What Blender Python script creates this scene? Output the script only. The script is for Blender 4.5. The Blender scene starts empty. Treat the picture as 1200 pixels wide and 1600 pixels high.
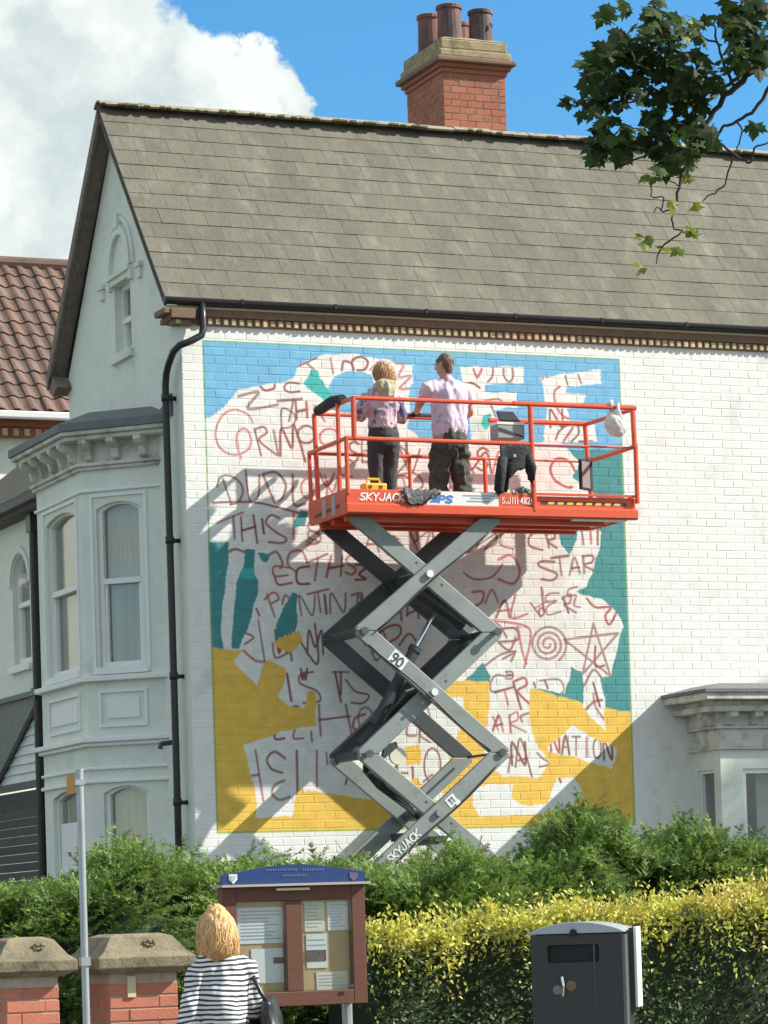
import bpy, bmesh, math, random
import numpy as np
from mathutils import Vector, noise as mnoise
R = math.radians
rnd = random.Random(7)
nrng = np.random.default_rng(11)
scene = bpy.context.scene
col = scene.collection

# ------------------------------------------------------------------ camera
FPX, YAW, PIT, ROL, PY = 4879.0, R(22.92), R(2.06), R(-1.81), 1255.0
CAM = np.array([-10.24, -29.0, 1.55])
FW = np.array([math.sin(YAW)*math.cos(PIT), math.cos(YAW)*math.cos(PIT), math.sin(PIT)])
_r = np.array([math.cos(YAW), -math.sin(YAW), 0.0]); _u = np.cross(_r, FW)
CR = math.cos(ROL)*_r + math.sin(ROL)*_u
CU = -math.sin(ROL)*_r + math.cos(ROL)*_u
from mathutils import Matrix
cd = bpy.data.cameras.new('camera'); cam = bpy.data.objects.new('camera', cd); col.objects.link(cam)
M = Matrix.Identity(4)
for i in range(3):
    M[i][0], M[i][1], M[i][2], M[i][3] = CR[i], CU[i], -FW[i], CAM[i]
cam.matrix_world = M
cd.sensor_fit = 'VERTICAL'; cd.sensor_height = 24.0; cd.lens = 24.0*FPX/1600.0
cd.shift_y = (PY-800.0)/1600.0
cd.clip_start = 0.1; cd.clip_end = 6000
scene.camera = cam

def at(px, py, axis, val):
    """point where the sight line through a photo pixel meets the plane axis = val"""
    d = FW + CR*(px-600)/FPX - CU*(py-PY)/FPX
    i = 'xyz'.index(axis); t = (val-CAM[i])/d[i]
    return CAM + t*d
def at_depth(px, py, t):
    return CAM + t*(FW + CR*(px-600)/FPX - CU*(py-PY)/FPX)

# ------------------------------------------------------------------ sky, sun, exposure
SUN = Vector((2.46, -1.0, 2.0)).normalized()
SUN_EL = math.asin(SUN.z); SUN_ROT = math.atan2(SUN.x, SUN.y)
scene.view_settings.view_transform = 'Standard'; scene.view_settings.look = 'None'
scene.view_settings.exposure = .85; scene.view_settings.gamma = 1.0
scene.view_settings.use_curve_mapping = False
sd = bpy.data.lights.new('sun', 'SUN'); so = bpy.data.objects.new('sun', sd); col.objects.link(so)
sd.energy = 4.6; sd.angle = R(0.6); sd.color = (1.0, 0.94, 0.84)
so.rotation_euler = SUN.to_track_quat('Z', 'Y').to_euler(); so.location = SUN*60

world = bpy.data.worlds.new('World'); scene.world = world; world.use_nodes = True
wn = world.node_tree.nodes; wl = world.node_tree.links; wn.clear()
def wnode(t, **k):
    n = wn.new(t)
    for a, b in k.items(): setattr(n, a, b)
    return n
def build_world():
    out = wnode('ShaderNodeOutputWorld'); bg = wnode('ShaderNodeBackground')
    sky = wnode('ShaderNodeTexSky'); sky.sky_type = 'NISHITA'; sky.sun_disc = False
    sky.sun_elevation = SUN_EL; sky.sun_rotation = SUN_ROT
    sky.air_density = 1.0; sky.dust_density = 0.35; sky.ozone_density = 2.5; sky.altitude = 20
    bg.inputs['Strength'].default_value = 0.12
    tc = wnode('ShaderNodeTexCoord')
    # wobbling of the lobes
    nz = wnode('ShaderNodeTexNoise'); nz.inputs['Scale'].default_value = 22; nz.inputs['Detail'].default_value = 7; nz.inputs['Roughness'].default_value = .62
    wl.new(tc.outputs['Generated'], nz.inputs['Vector'])
    sub = wnode('ShaderNodeVectorMath', operation='SUBTRACT'); wl.new(nz.outputs['Color'], sub.inputs[0]); sub.inputs[1].default_value = (.5, .5, .5)
    scl = wnode('ShaderNodeVectorMath', operation='SCALE'); wl.new(sub.outputs[0], scl.inputs[0]); scl.inputs['Scale'].default_value = .05
    nz2 = wnode('ShaderNodeTexNoise'); nz2.inputs['Scale'].default_value = 90; nz2.inputs['Detail'].default_value = 6; nz2.inputs['Roughness'].default_value = .6
    wl.new(tc.outputs['Generated'], nz2.inputs['Vector'])
    sub2 = wnode('ShaderNodeVectorMath', operation='SUBTRACT'); wl.new(nz2.outputs['Color'], sub2.inputs[0]); sub2.inputs[1].default_value = (.5, .5, .5)
    scl2 = wnode('ShaderNodeVectorMath', operation='SCALE'); wl.new(sub2.outputs[0], scl2.inputs[0]); scl2.inputs['Scale'].default_value = .012
    add = wnode('ShaderNodeVectorMath', operation='ADD'); wl.new(tc.outputs['Generated'], add.inputs[0]); wl.new(scl.outputs[0], add.inputs[1])
    add2 = wnode('ShaderNodeVectorMath', operation='ADD'); wl.new(add.outputs[0], add2.inputs[0]); wl.new(scl2.outputs[0], add2.inputs[1])
    lobes = [(425, 135, 68), (345, 160, 90), (235, 150, 120), (110, 90, 150), (-60, 60, 190), (-30, 270, 190), (120, 300, 130),
             (440, 215, 62), (-260, 160, 240), (-420, 330, 260), (1650, 120, 200), (-900, -200, 330), (2300, -300, 420)]
    prev = None
    for (x, y, r) in lobes:
        d = FW + CR*(x-600)/FPX - CU*(y-PY)/FPX; d = d/np.linalg.norm(d)
        ds = wnode('ShaderNodeVectorMath', operation='DISTANCE'); wl.new(add2.outputs[0], ds.inputs[0]); ds.inputs[1].default_value = tuple(d)
        mr = wnode('ShaderNodeMapRange'); mr.inputs['From Min'].default_value = r/FPX*1.22; mr.inputs['From Max'].default_value = r/FPX*.98
        mr.interpolation_type = 'SMOOTHSTEP'
        wl.new(ds.outputs['Value'], mr.inputs['Value'])
        if prev is None: prev = mr.outputs[0]
        else:
            mx = wnode('ShaderNodeMath', operation='MAXIMUM'); wl.new(prev, mx.inputs[0]); wl.new(mr.outputs[0], mx.inputs[1]); prev = mx.outputs[0]
    # other broken cloud all over the sky, thickened out of view to brighten shaded walls
    nb = wnode('ShaderNodeTexNoise'); nb.inputs['Scale'].default_value = 3.1; nb.inputs['Detail'].default_value = 9; nb.inputs['Roughness'].default_value = .58
    mp = wnode('ShaderNodeMapping'); mp.inputs['Location'].default_value = (3.7, 1.9, .4); mp.inputs['Scale'].default_value = (1, 1, 2.0)
    wl.new(tc.outputs['Generated'], mp.inputs['Vector']); wl.new(mp.outputs[0], nb.inputs['Vector'])
    mb = wnode('ShaderNodeMapRange'); mb.inputs['From Min'].default_value = .41; mb.inputs['From Max'].default_value = .53; mb.interpolation_type = 'SMOOTHSTEP'
    wl.new(nb.outputs['Fac'], mb.inputs['Value'])
    # this patch of sky between the cloud bank and the tree is clear
    dclr = FW + CR*(680-600)/FPX - CU*(100-PY)/FPX; dclr = dclr/np.linalg.norm(dclr)
    dc = wnode('ShaderNodeVectorMath', operation='DISTANCE'); wl.new(tc.outputs['Generated'], dc.inputs[0]); dc.inputs[1].default_value = tuple(dclr)
    mc = wnode('ShaderNodeMapRange'); mc.inputs['From Min'].default_value = .10; mc.inputs['From Max'].default_value = .2; wl.new(dc.outputs['Value'], mc.inputs['Value'])
    mm = wnode('ShaderNodeMath', operation='MULTIPLY'); wl.new(mb.outputs[0], mm.inputs[0]); wl.new(mc.outputs[0], mm.inputs[1])
    mx = wnode('ShaderNodeMath', operation='MAXIMUM'); wl.new(prev, mx.inputs[0]); wl.new(mm.outputs[0], mx.inputs[1])
    # billows inside the cloud
    bz = wnode('ShaderNodeTexNoise'); bz.inputs['Scale'].default_value = 26; bz.inputs['Detail'].default_value = 6; bz.inputs['Roughness'].default_value = .5
    wl.new(add.outputs[0], bz.inputs['Vector'])
    cr = wnode('ShaderNodeValToRGB')
    e = cr.color_ramp.elements
    e[0].position = .36; e[0].color = (3.0, 3.45, 3.5, 1); e[1].position = .58; e[1].color = (4.5, 4.75, 4.6, 1)
    wl.new(bz.outputs['Fac'], cr.inputs['Fac'])
    hs = wnode('ShaderNodeMixRGB', blend_type='MULTIPLY'); hs.inputs['Fac'].default_value = 1
    hz = wnode('ShaderNodeMixRGB'); hz.inputs['Color1'].default_value = (.72, .80, .80, 1); hz.inputs['Color2'].default_value = (.34, .70, .86, 1)
    sep = wnode('ShaderNodeSeparateXYZ'); wl.new(tc.outputs['Generated'], sep.inputs[0])
    mz = wnode('ShaderNodeMapRange'); mz.inputs['From Min'].default_value = 0; mz.inputs['From Max'].default_value = .22; wl.new(sep.outputs[2], mz.inputs['Value']); wl.new(mz.outputs[0], hz.inputs['Fac'])
    wl.new(hz.outputs[0], hs.inputs['Color2']); wl.new(sky.outputs[0], hs.inputs['Color1'])
    mix = wnode('ShaderNodeMixRGB'); wl.new(mx.outputs[0], mix.inputs['Fac']); wl.new(hs.outputs[0], mix.inputs['Color1']); wl.new(cr.outputs[0], mix.inputs['Color2'])
    wl.new(mix.outputs[0], bg.inputs['Color']); wl.new(bg.outputs[0], out.inputs['Surface'])
build_world()

# ------------------------------------------------------------------ materials
MATS = {}
def mat(name, c, rough=.7, var=.0, vscale=4.0, var2=0.0, v2scale=40.0, bump=0.0, bscale=60.0, isl=0.0, metal=0.0, spec=.5, tint=None, tpos=(.5, .7), tscale=3.0, stretch=(1, 1, 1), trans=0.0, obj_rand=0.0):
    m = bpy.data.materials.new(name); m.use_nodes = True
    nt = m.node_tree; N = nt.nodes; L = nt.links
    b = N['Principled BSDF']; b.inputs['Roughness'].default_value = rough; b.inputs['Metallic'].default_value = metal
    b.inputs['Specular IOR Level'].default_value = spec
    geo = N.new('ShaderNodeNewGeometry'); pos = geo.outputs['Position']
    if stretch != (1, 1, 1):
        mp = N.new('ShaderNodeMapping'); mp.inputs['Scale'].default_value = stretch; L.new(pos, mp.inputs['Vector']); pos = mp.outputs[0]
    cur = N.new('ShaderNodeRGB'); cur.outputs[0].default_value = (*c, 1); cur = cur.outputs[0]
    if tint:
        n = N.new('ShaderNodeTexNoise'); n.inputs['Scale'].default_value = tscale; n.inputs['Detail'].default_value = 6; n.inputs['Roughness'].default_value = .65; L.new(pos, n.inputs['Vector'])
        mr = N.new('ShaderNodeMapRange'); mr.inputs['From Min'].default_value = tpos[0]; mr.inputs['From Max'].default_value = tpos[1]; L.new(n.outputs['Fac'], mr.inputs['Value'])
        mx = N.new('ShaderNodeMixRGB'); L.new(mr.outputs[0], mx.inputs['Fac']); L.new(cur, mx.inputs['Color1']); mx.inputs['Color2'].default_value = (*tint, 1); cur = mx.outputs[0]
    fac = None
    def addf(sock, amp):
        nonlocal fac
        ml = N.new('ShaderNodeMath'); ml.operation = 'MULTIPLY_ADD'; L.new(sock, ml.inputs[0]); ml.inputs[1].default_value = 2*amp; ml.inputs[2].default_value = -amp
        if fac is None: fac = ml.outputs[0]
        else:
            a = N.new('ShaderNodeMath'); a.operation = 'ADD'; L.new(fac, a.inputs[0]); L.new(ml.outputs[0], a.inputs[1]); fac = a.outputs[0]
    for amp, sc in ((var, vscale), (var2, v2scale)):
        if amp:
            n = N.new('ShaderNodeTexNoise'); n.inputs['Scale'].default_value = sc; n.inputs['Detail'].default_value = 5; n.inputs['Roughness'].default_value = .6; L.new(pos, n.inputs['Vector'])
            mr = N.new('ShaderNodeMapRange'); mr.inputs['From Min'].default_value = .28; mr.inputs['From Max'].default_value = .72; L.new(n.outputs['Fac'], mr.inputs['Value'])
            addf(mr.outputs[0], amp)
    if isl: addf(geo.outputs['Random Per Island'], isl)
    if obj_rand:
        oi = N.new('ShaderNodeObjectInfo'); addf(oi.outputs['Random'], obj_rand)
    if fac is not None:
        a = N.new('ShaderNodeMath'); a.operation = 'ADD'; L.new(fac, a.inputs[0]); a.inputs[1].default_value = 1.0
        v = N.new('ShaderNodeVectorMath'); v.operation = 'SCALE'; L.new(cur, v.inputs[0]); L.new(a.outputs[0], v.inputs['Scale']); cur = v.outputs[0]
    L.new(cur, b.inputs['Base Color'])
    if bump:
        n = N.new('ShaderNodeTexNoise'); n.inputs['Scale'].default_value = bscale; n.inputs['Detail'].default_value = 5; L.new(pos, n.inputs['Vector'])
        bp = N.new('ShaderNodeBump'); bp.inputs['Strength'].default_value = 1.0; bp.inputs['Distance'].default_value = bump; L.new(n.outputs['Fac'], bp.inputs['Height']); L.new(bp.outputs[0], b.inputs['Normal'])
    if trans:
        tr = N.new('ShaderNodeBsdfTranslucent'); L.new(cur, tr.inputs['Color'])
        ms = N.new('ShaderNodeMixShader'); ms.inputs['Fac'].default_value = trans
        L.new(b.outputs[0], ms.inputs[1]); L.new(tr.outputs[0], ms.inputs[2]); L.new(ms.outputs[0], N['Material Output'].inputs['Surface'])
    MATS[name] = m
    return m

WHITE_COL = (.775, .785, .75)
m_gable = mat('painted_render', (.70, .735, .655), .75, var=.05, vscale=2.2, var2=.04, v2scale=9, bump=.004, bscale=22, tint=(.52, .55, .52), tpos=(.56, .78), tscale=1.6)
m_trimw = mat('white_joinery', (.78, .79, .77), .5, var=.04, vscale=5, tint=(.55, .56, .52), tpos=(.6, .8), tscale=5)
m_stonew = mat('weathered_white_stone', (.62, .61, .55), .8, var=.10, vscale=6, var2=.07, v2scale=30, bump=.004, bscale=40, tint=(.33, .32, .28), tpos=(.47, .68), tscale=4.5)
m_lead = mat('lead_grey', (.13, .145, .15), .6, var=.12, vscale=7, bump=.003, bscale=20)
m_tile = mat('grey_roof_tile', (.124, .117, .088), .85, var=.16, vscale=1.4, var2=.16, v2scale=22, bump=.004, bscale=60, isl=.10, obj_rand=.10, tint=(.19, .185, .145), tpos=(.52, .76), tscale=3.4, stretch=(1.5, .6, .6))
m_tile_under = mat('roof_underside', (.10, .085, .075), .9, var=.2, vscale=8)
m_ridge = mat('ridge_tile', (.30, .265, .20), .85, var=.2, vscale=9, bump=.005, bscale=40, tint=(.13, .125, .06), tpos=(.5, .62), tscale=9)
m_moss = mat('moss', (.085, .075, .03), .95, var=.3, vscale=20, bump=.01, bscale=60)
m_black = mat('black_plastic', (.016, .016, .02), .38, var=.15, vscale=8)
m_brownbrick = mat('brown_brick', (.21, .13, .085), .85, var=.16, vscale=5, var2=.12, v2scale=40, bump=.003, bscale=70, isl=.1)
m_dentil = mat('cream_brick', (.52, .42, .25), .8, var=.1, vscale=15, obj_rand=.18, tint=(.36, .20, .12), tpos=(.52, .66), tscale=1.4)
m_redbrick = mat('red_brick', (.36, .128, .072), .85, var=.12, vscale=5, var2=.12, v2scale=45, bump=.003, bscale=80, obj_rand=.14, isl=.08, tint=(.20, .085, .065), tpos=(.50, .70), tscale=5)
m_pillbrick = mat('pillar_red_brick', (.47, .165, .105), .85, var=.10, vscale=8, var2=.08, v2scale=60, bump=.002, bscale=90, obj_rand=.10)
m_mortar = mat('mortar', (.42, .35, .28), .95, var=.12, vscale=30, bump=.002, bscale=120)
m_stone = mat('buff_stone', (.31, .255, .15), .9, var=.2, vscale=9, var2=.12, v2scale=60, bump=.006, bscale=50, tint=(.12, .11, .07), tpos=(.5, .72), tscale=7)
m_capstone = mat('pillar_cap_stone', (.215, .180, .115), .9, var=.22, vscale=9, var2=.14, v2scale=60, bump=.005, bscale=50, tint=(.085, .08, .055), tpos=(.48, .70), tscale=7)
m_pot = mat('clay_pot', (.20, .095, .075), .8, var=.2, vscale=8, var2=.15, v2scale=40, bump=.003, bscale=50, tint=(.085, .06, .065), tpos=(.42, .58), tscale=6, stretch=(1, 1, .4))
m_nbtile = mat('brown_pantile', (.150, .090, .068), .85, var=.15, vscale=3, var2=.12, v2scale=30, bump=.003, bscale=50, obj_rand=.16, tint=(.10, .065, .055), tpos=(.5, .7), tscale=4)
m_orange = mat('lift_red_paint', (.70, .098, .04), .42, var=.06, vscale=5, var2=.05, v2scale=40, tint=(.48, .075, .04), tpos=(.58, .8), tscale=6)
m_grey = mat('lift_grey_paint', (.235, .265, .255), .5, var=.08, vscale=4, var2=.06, v2scale=35, tint=(.15, .165, .165), tpos=(.55, .8), tscale=5)
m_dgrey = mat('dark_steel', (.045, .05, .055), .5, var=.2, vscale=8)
m_chrome = mat('chrome', (.75, .76, .78), .12, metal=1.0)
m_hose = mat('rubber_hose', (.03, .03, .032), .5)
m_whitepl = mat('white_plastic', (.78, .78, .77), .4, var=.03, vscale=10)
m_signtext = mat('white_print', (.82, .80, .76), .6)
m_bluetext = mat('blue_print', (.06, .18, .50), .6)
m_greytext = mat('grey_print', (.30, .36, .45), .7)
m_blacktext = mat('black_print', (.04, .04, .05), .6)
m_yellow = mat('yellow_plastic', (.80, .42, .02), .4, var=.05, vscale=20)
m_hazard = mat('hazard_yellow', (.85, .52, .06), .5)
m_tarp = mat('grey_tarp', (.075, .078, .085), .55, var=.25, vscale=14, bump=.01, bscale=30)
m_blackcloth = mat('black_cloth', (.018, .019, .024), .85, var=.25, vscale=12, bump=.01, bscale=25)
m_greencloth = mat('teal_cloth', (.12, .27, .24), .9, var=.2, vscale=15, bump=.01, bscale=30)
m_bag = mat('thin_white_plastic', (.80, .80, .79), .35, var=.04, vscale=15, bump=.008, bscale=28, trans=.35)
m_skin = mat('skin', (.48, .27, .20), .55, var=.06, vscale=20, spec=.35)
m_hair_dark = mat('short_brown_hair', (.12, .075, .05), .6, var=.25, vscale=40, bump=.004, bscale=120)
m_hair_blond = mat('blonde_hair', (.56, .34, .14), .5, isl=.30, var=.28, vscale=26, var2=.15, v2scale=60, stretch=(2.6, 2.6, .35), bump=.006, bscale=40)
m_hair_tawny = mat('tawny_hair', (.36, .20, .085), .5, isl=.30, var=.35, vscale=26, stretch=(2.6, 2.6, .35), bump=.006, bscale=40)
m_tee = mat('lilac_tshirt', (.60, .49, .60), .85, var=.05, vscale=10, tint=(.30, .33, .52), tpos=(.59, .66), tscale=8, bump=.004, bscale=16)
m_cargo = mat('dark_green_trousers', (.055, .058, .045), .85, var=.25, vscale=9, tint=(.16, .17, .13), tpos=(.58, .70), tscale=10, bump=.008, bscale=14)
m_hoodie = mat('patterned_hoodie', (.52, .40, .44), .85, var=.1, vscale=12, tint=(.13, .11, .22), tpos=(.50, .56), tscale=8, bump=.004, bscale=20)
m_hood = mat('grey_yellow_hood', (.40, .36, .28), .85, var=.15, vscale=14, tint=(.46, .39, .20), tpos=(.5, .58), tscale=13)
m_legging = mat('charcoal_leggings', (.035, .036, .04), .8, var=.15, vscale=10)
m_shoe = mat('dark_shoes', (.03, .03, .03), .6)
m_jeans = mat('dark_jeans', (.03, .035, .055), .85, var=.15, vscale=12)
m_leather = mat('black_leather', (.018, .02, .022), .35, var=.2, vscale=15)
m_wood = mat('stained_wood', (.115, .042, .022), .55, var=.16, vscale=6, stretch=(1, 1, 6), var2=.1, v2scale=30)
m_blue = mat('royal_blue_paint', (.010, .040, .155), .45, var=.06, vscale=6)
m_gold = mat('faded_gold_print', (.10, .14, .28), .5)
m_board = mat('hessian_board', (.50, .36, .20), .9, var=.06, vscale=12, bump=.001, bscale=200)
m_paper = mat('white_paper', (.66, .70, .72), .7, var=.02, vscale=20)
m_paperc = mat('cream_paper', (.62, .62, .52), .7, var=.02, vscale=20)
m_galv = mat('galvanised_post', (.40, .43, .45), .42, metal=.6, var=.08, vscale=12)
m_bin = mat('bin_charcoal', (.030, .032, .033), .38, var=.12, vscale=6, var2=.08, v2scale=50, bump=.001, bscale=150)
m_binlid = mat('bin_lid', (.36, .40, .43), .25, var=.05, vscale=8)
m_bindark = mat('bin_opening', (.008, .008, .010), .6)
m_plateor = mat('amber_plate', (.50, .27, .05), .5, var=.1, vscale=20)
m_cream = mat('cream_plate', (.62, .55, .36), .6)
m_bark = mat('bark', (.055, .045, .035), .9, var=.25, vscale=12, bump=.01, bscale=30)
m_leaf = mat('maple_leaf', (.045, .078, .020), .6, isl=.35, obj_rand=.35, var=.2, vscale=3, trans=.40, spec=.2)
m_leafl = mat('young_maple_leaf', (.20, .25, .035), .55, isl=.2, obj_rand=.2, trans=.45)
m_conif = mat('conifer_spray', (.175, .275, .060), .6, isl=.40, var=.30, vscale=3.5, trans=.40)
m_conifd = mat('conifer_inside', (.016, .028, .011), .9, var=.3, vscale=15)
m_gold_leaf = mat('golden_privet_leaf', (.60, .58, .105), .5, isl=.28, trans=.30, tint=(.60, .45, .13), tpos=(.54, .66), tscale=1.3)
m_green_leaf = mat('green_privet_leaf', (.078, .128, .042), .55, isl=.4, var=.25, vscale=5, trans=.15)
m_tarmac = mat('tarmac', (.05, .05, .05), .9, var=.15, vscale=6, bump=.003, bscale=180)
m_paving = mat('paving', (.24, .23, .21), .9, var=.12, vscale=3, bump=.002, bscale=90)
m_ground = mat('ground', (.10, .105, .07), .95, var=.2, vscale=1)
m_clap = mat('white_clapboard', (.68, .70, .68), .65, var=.08, vscale=4, obj_rand=.05)
m_darkclad = mat('dark_cladding', (.055, .058, .058), .8, var=.15, vscale=6, obj_rand=.15)
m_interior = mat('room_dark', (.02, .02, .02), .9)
m_curtain = mat('net_curtain', (.74, .66, .50), .9, var=.16, vscale=10, stretch=(6, 6, .2))
m_blind = mat('blind_slat', (.78, .72, .58), .8, obj_rand=.12)

def glass_mat():
    m = bpy.data.materials.new('window_glass'); m.use_nodes = True
    N = m.node_tree.nodes; L = m.node_tree.links; N.clear()
    out = N.new('ShaderNodeOutputMaterial'); t = N.new('ShaderNodeBsdfTransparent'); g = N.new('ShaderNodeBsdfGlossy'); g.inputs['Roughness'].default_value = .015
    t.inputs['Color'].default_value = (.95, .96, .95, 1)
    f = N.new('ShaderNodeFresnel'); f.inputs['IOR'].default_value = 1.62
    mr = N.new('ShaderNodeMapRange'); mr.inputs['From Min'].default_value = 0; mr.inputs['From Max'].default_value = .5; mr.inputs['To Min'].default_value = .0; mr.inputs['To Max'].default_value = .62
    L.new(f.outputs[0], mr.inputs['Value'])
    ms = N.new('ShaderNodeMixShader'); L.new(mr.outputs[0], ms.inputs[0]); L.new(t.outputs[0], ms.inputs[1]); L.new(g.outputs[0], ms.inputs[2]); L.new(ms.outputs[0], out.inputs[0])
    return m
m_glass = glass_mat()
def clear_glass():
    m = m_glass.copy(); m.name = 'clear_glass'; N = m.node_tree.nodes
    for n in N:
        if n.type == 'BSDF_TRANSPARENT': n.inputs['Color'].default_value = (.97, .985, .98, 1)
        if n.type == 'MAP_RANGE': n.inputs['To Max'].default_value = .30
    return m
m_clear = clear_glass()

def stripe_mat():
    m = mat('striped_jersey', (.70, .70, .68), .85, bump=.004, bscale=18)
    N = m.node_tree.nodes; L = m.node_tree.links; b = N['Principled BSDF']
    g = N.new('ShaderNodeNewGeometry'); s = N.new('ShaderNodeSeparateXYZ'); L.new(g.outputs['Position'], s.inputs[0])
    n = N.new('ShaderNodeTexNoise'); n.inputs['Scale'].default_value = 5; L.new(g.outputs['Position'], n.inputs['Vector'])
    a = N.new('ShaderNodeMath'); a.operation = 'MULTIPLY_ADD'; L.new(n.outputs['Fac'], a.inputs[0]); a.inputs[1].default_value = .045; L.new(s.outputs[2], a.inputs[2])
    q = N.new('ShaderNodeMath'); q.operation = 'MULTIPLY'; L.new(a.outputs[0], q.inputs[0]); q.inputs[1].default_value = 1/.0235
    fr = N.new('ShaderNodeMath'); fr.operation = 'FRACT'; L.new(q.outputs[0], fr.inputs[0])
    gt = N.new('ShaderNodeMath'); gt.operation = 'GREATER_THAN'; L.new(fr.outputs[0], gt.inputs[0]); gt.inputs[1].default_value = .56
    mx = N.new('ShaderNodeMixRGB'); mx.inputs['Color1'].default_value = (.70, .70, .68, 1); mx.inputs['Color2'].default_value = (.030, .034, .060, 1)
    L.new(gt.outputs[0], mx.inputs['Fac']); L.new(mx.outputs[0], b.inputs['Base Color'])
    return m
m_stripe = stripe_mat()

# ------------------------------------------------------------------ mesh helpers
class MB:
    def __init__(self): self.v = []; self.f = []
    def add(self, vs, fs):
        o = len(self.v); self.v += [tuple(p) for p in vs]; self.f += [tuple(i+o for i in f) for f in fs]; return self
    def box(self, x0, x1, y0, y1, z0, z1):
        return self.add([(x0,y0,z0),(x1,y0,z0),(x1,y1,z0),(x0,y1,z0),(x0,y0,z1),(x1,y0,z1),(x1,y1,z1),(x0,y1,z1)],
                        [(0,3,2,1),(4,5,6,7),(0,1,5,4),(1,2,6,5),(2,3,7,6),(3,0,4,7)])
    def obox(self, fc, u0, u1, z0, z1, d0, d1):
        P = [fc.p(u, z, d) for d in (d0, d1) for (u, z) in ((u0,z0),(u1,z0),(u1,z1),(u0,z1))]
        return self.add(P, [(0,1,2,3),(7,6,5,4),(0,4,5,1),(1,5,6,2),(2,6,7,3),(3,7,4,0)])
    def prism(self, poly, ext):
        """poly: list of 3-d points in a plane; ext: extrusion vector"""
        n = len(poly); e = np.array(ext); P = [tuple(p) for p in poly]+[tuple(np.array(p)+e) for p in poly]
        F = [tuple(range(n))[::-1], tuple(range(n, 2*n))]+[(i, (i+1) % n, n+(i+1) % n, n+i) for i in range(n)]
        return self.add(P, F)
    def zprism(self, poly, z0, z1): return self.prism([(x, y, z0) for x, y in poly], (0, 0, z1-z0))
    def tube(self, pts, rad, n=8, cap=True):
        pts = [Vector(p) for p in pts]; k = len(pts)
        rads = rad if isinstance(rad, (list, tuple)) else [rad]*k
        V = []; up = None
        for i, p in enumerate(pts):
            t = (pts[min(i+1, k-1)]-pts[max(i-1, 0)]).normalized()
            if up is None: up = Vector((0, 0, 1)) if abs(t.z) < .9 else Vector((0, 1, 0))
            a = (up - t*up.dot(t)).normalized(); b = t.cross(a); up = a
            for j in range(n):
                an = 2*math.pi*(j+.5)/n; V.append(p+(a*math.cos(an)+b*math.sin(an))*rads[i])
        F = [(i*n+j, i*n+(j+1) % n, (i+1)*n+(j+1) % n, (i+1)*n+j) for i in range(k-1) for j in range(n)]
        if cap: F += [tuple(range(n))[::-1], tuple(range((k-1)*n, k*n))]
        return self.add(V, F)
    def lathe(self, c, prof, n=20):
        V = []; k = len(prof)
        for (r, z) in prof:
            for j in range(n):
                a = 2*math.pi*j/n; V.append((c[0]+r*math.cos(a), c[1]+r*math.sin(a), c[2]+z))
        F = [(i*n+j, i*n+(j+1) % n, (i+1)*n+(j+1) % n, (i+1)*n+j) for i in range(k-1) for j in range(n)]
        F += [tuple(range(n))[::-1], tuple(range((k-1)*n, k*n))]
        return self.add(V, F)
    def mesh(self, name):
        me = bpy.data.meshes.new(name); me.from_pydata(self.v, [], self.f); me.validate(); me.update()
        return me
    def build(self, name, m, parent=None, bevel=0, smooth=False, label=None, kind=None):
        me = self.mesh(name)
        bm = bmesh.new(); bm.from_mesh(me); bmesh.ops.recalc_face_normals(bm, faces=bm.faces); bm.to_mesh(me); bm.free()
        o = link(name, me, m, parent)
        if smooth:
            for p in me.polygons: p.use_smooth = True
        if bevel:
            md = o.modifiers.new('bevel', 'BEVEL'); md.width = bevel; md.segments = 2; md.limit_method = 'ANGLE'
        if label: o['label'] = label
        if kind: o['kind'] = kind
        return o
def wloc(o):
    v = Vector((0, 0, 0))
    while o is not None: v = v+o.location; o = o.parent
    return v
def link(name, me, m, parent, loc=None):
    """meshes hold world coordinates unless loc (a world point) is given"""
    o = bpy.data.objects.new(name, me); col.objects.link(o)
    if m is not None and len(me.materials) == 0: me.materials.append(m)
    base = wloc(parent) if parent is not None else Vector((0, 0, 0))
    if parent is not None: o.parent = parent
    o.location = (Vector(loc) if loc is not None else Vector((0, 0, 0)))-base
    return o
def thing(name, label, cat, loc, group=None):
    o = bpy.data.objects.new(name, None); col.objects.link(o); o.location = Vector(loc); o.empty_display_size = .2
    o['label'] = label; o['category'] = cat
    if group: o['group'] = group
    return o
def struct(name, mb, m):
    o = mb.build(name, m); o['kind'] = 'structure'; return o
class Face:
    """a vertical face: p0 lower-left as seen from outside, p1 lower-right (x, y)"""
    def __init__(self, p0, p1):
        self.a = np.array([p0[0], p0[1], 0.0]); d = np.array([p1[0]-p0[0], p1[1]-p0[1], 0.0]); self.w = np.linalg.norm(d); self.u = d/self.w
        self.n = np.array([self.u[1], -self.u[0], 0.0])
    def p(self, u, z, d=0.0):
        q = self.a+self.u*u+self.n*d; return (q[0], q[1], z)
def holed(fc, outer, holes, depth, name, m, parent, d=0.0):
    """a wall slab on a face with openings cut through (with reveals)"""
    bm = bmesh.new(); es = []; loops = []
    for lp in [outer]+holes:
        vs = [bm.verts.new(fc.p(u, z, d)) for u, z in lp]; loops.append(vs)
        es += [bm.edges.new((vs[i], vs[(i+1) % len(vs)])) for i in range(len(vs))]
    bmesh.ops.triangle_fill(bm, use_beauty=True, use_dissolve=False, edges=es)
    r = bmesh.ops.extrude_face_region(bm, geom=list(bm.faces))
    nv = [g for g in r['geom'] if isinstance(g, bmesh.types.BMVert)]
    bmesh.ops.translate(bm, verts=nv, vec=Vector(fc.n*-depth))
    bmesh.ops.recalc_face_normals(bm, faces=bm.faces)
    me = bpy.data.meshes.new(name); bm.to_mesh(me); bm.free()
    return link(name, me, m, parent)
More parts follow.
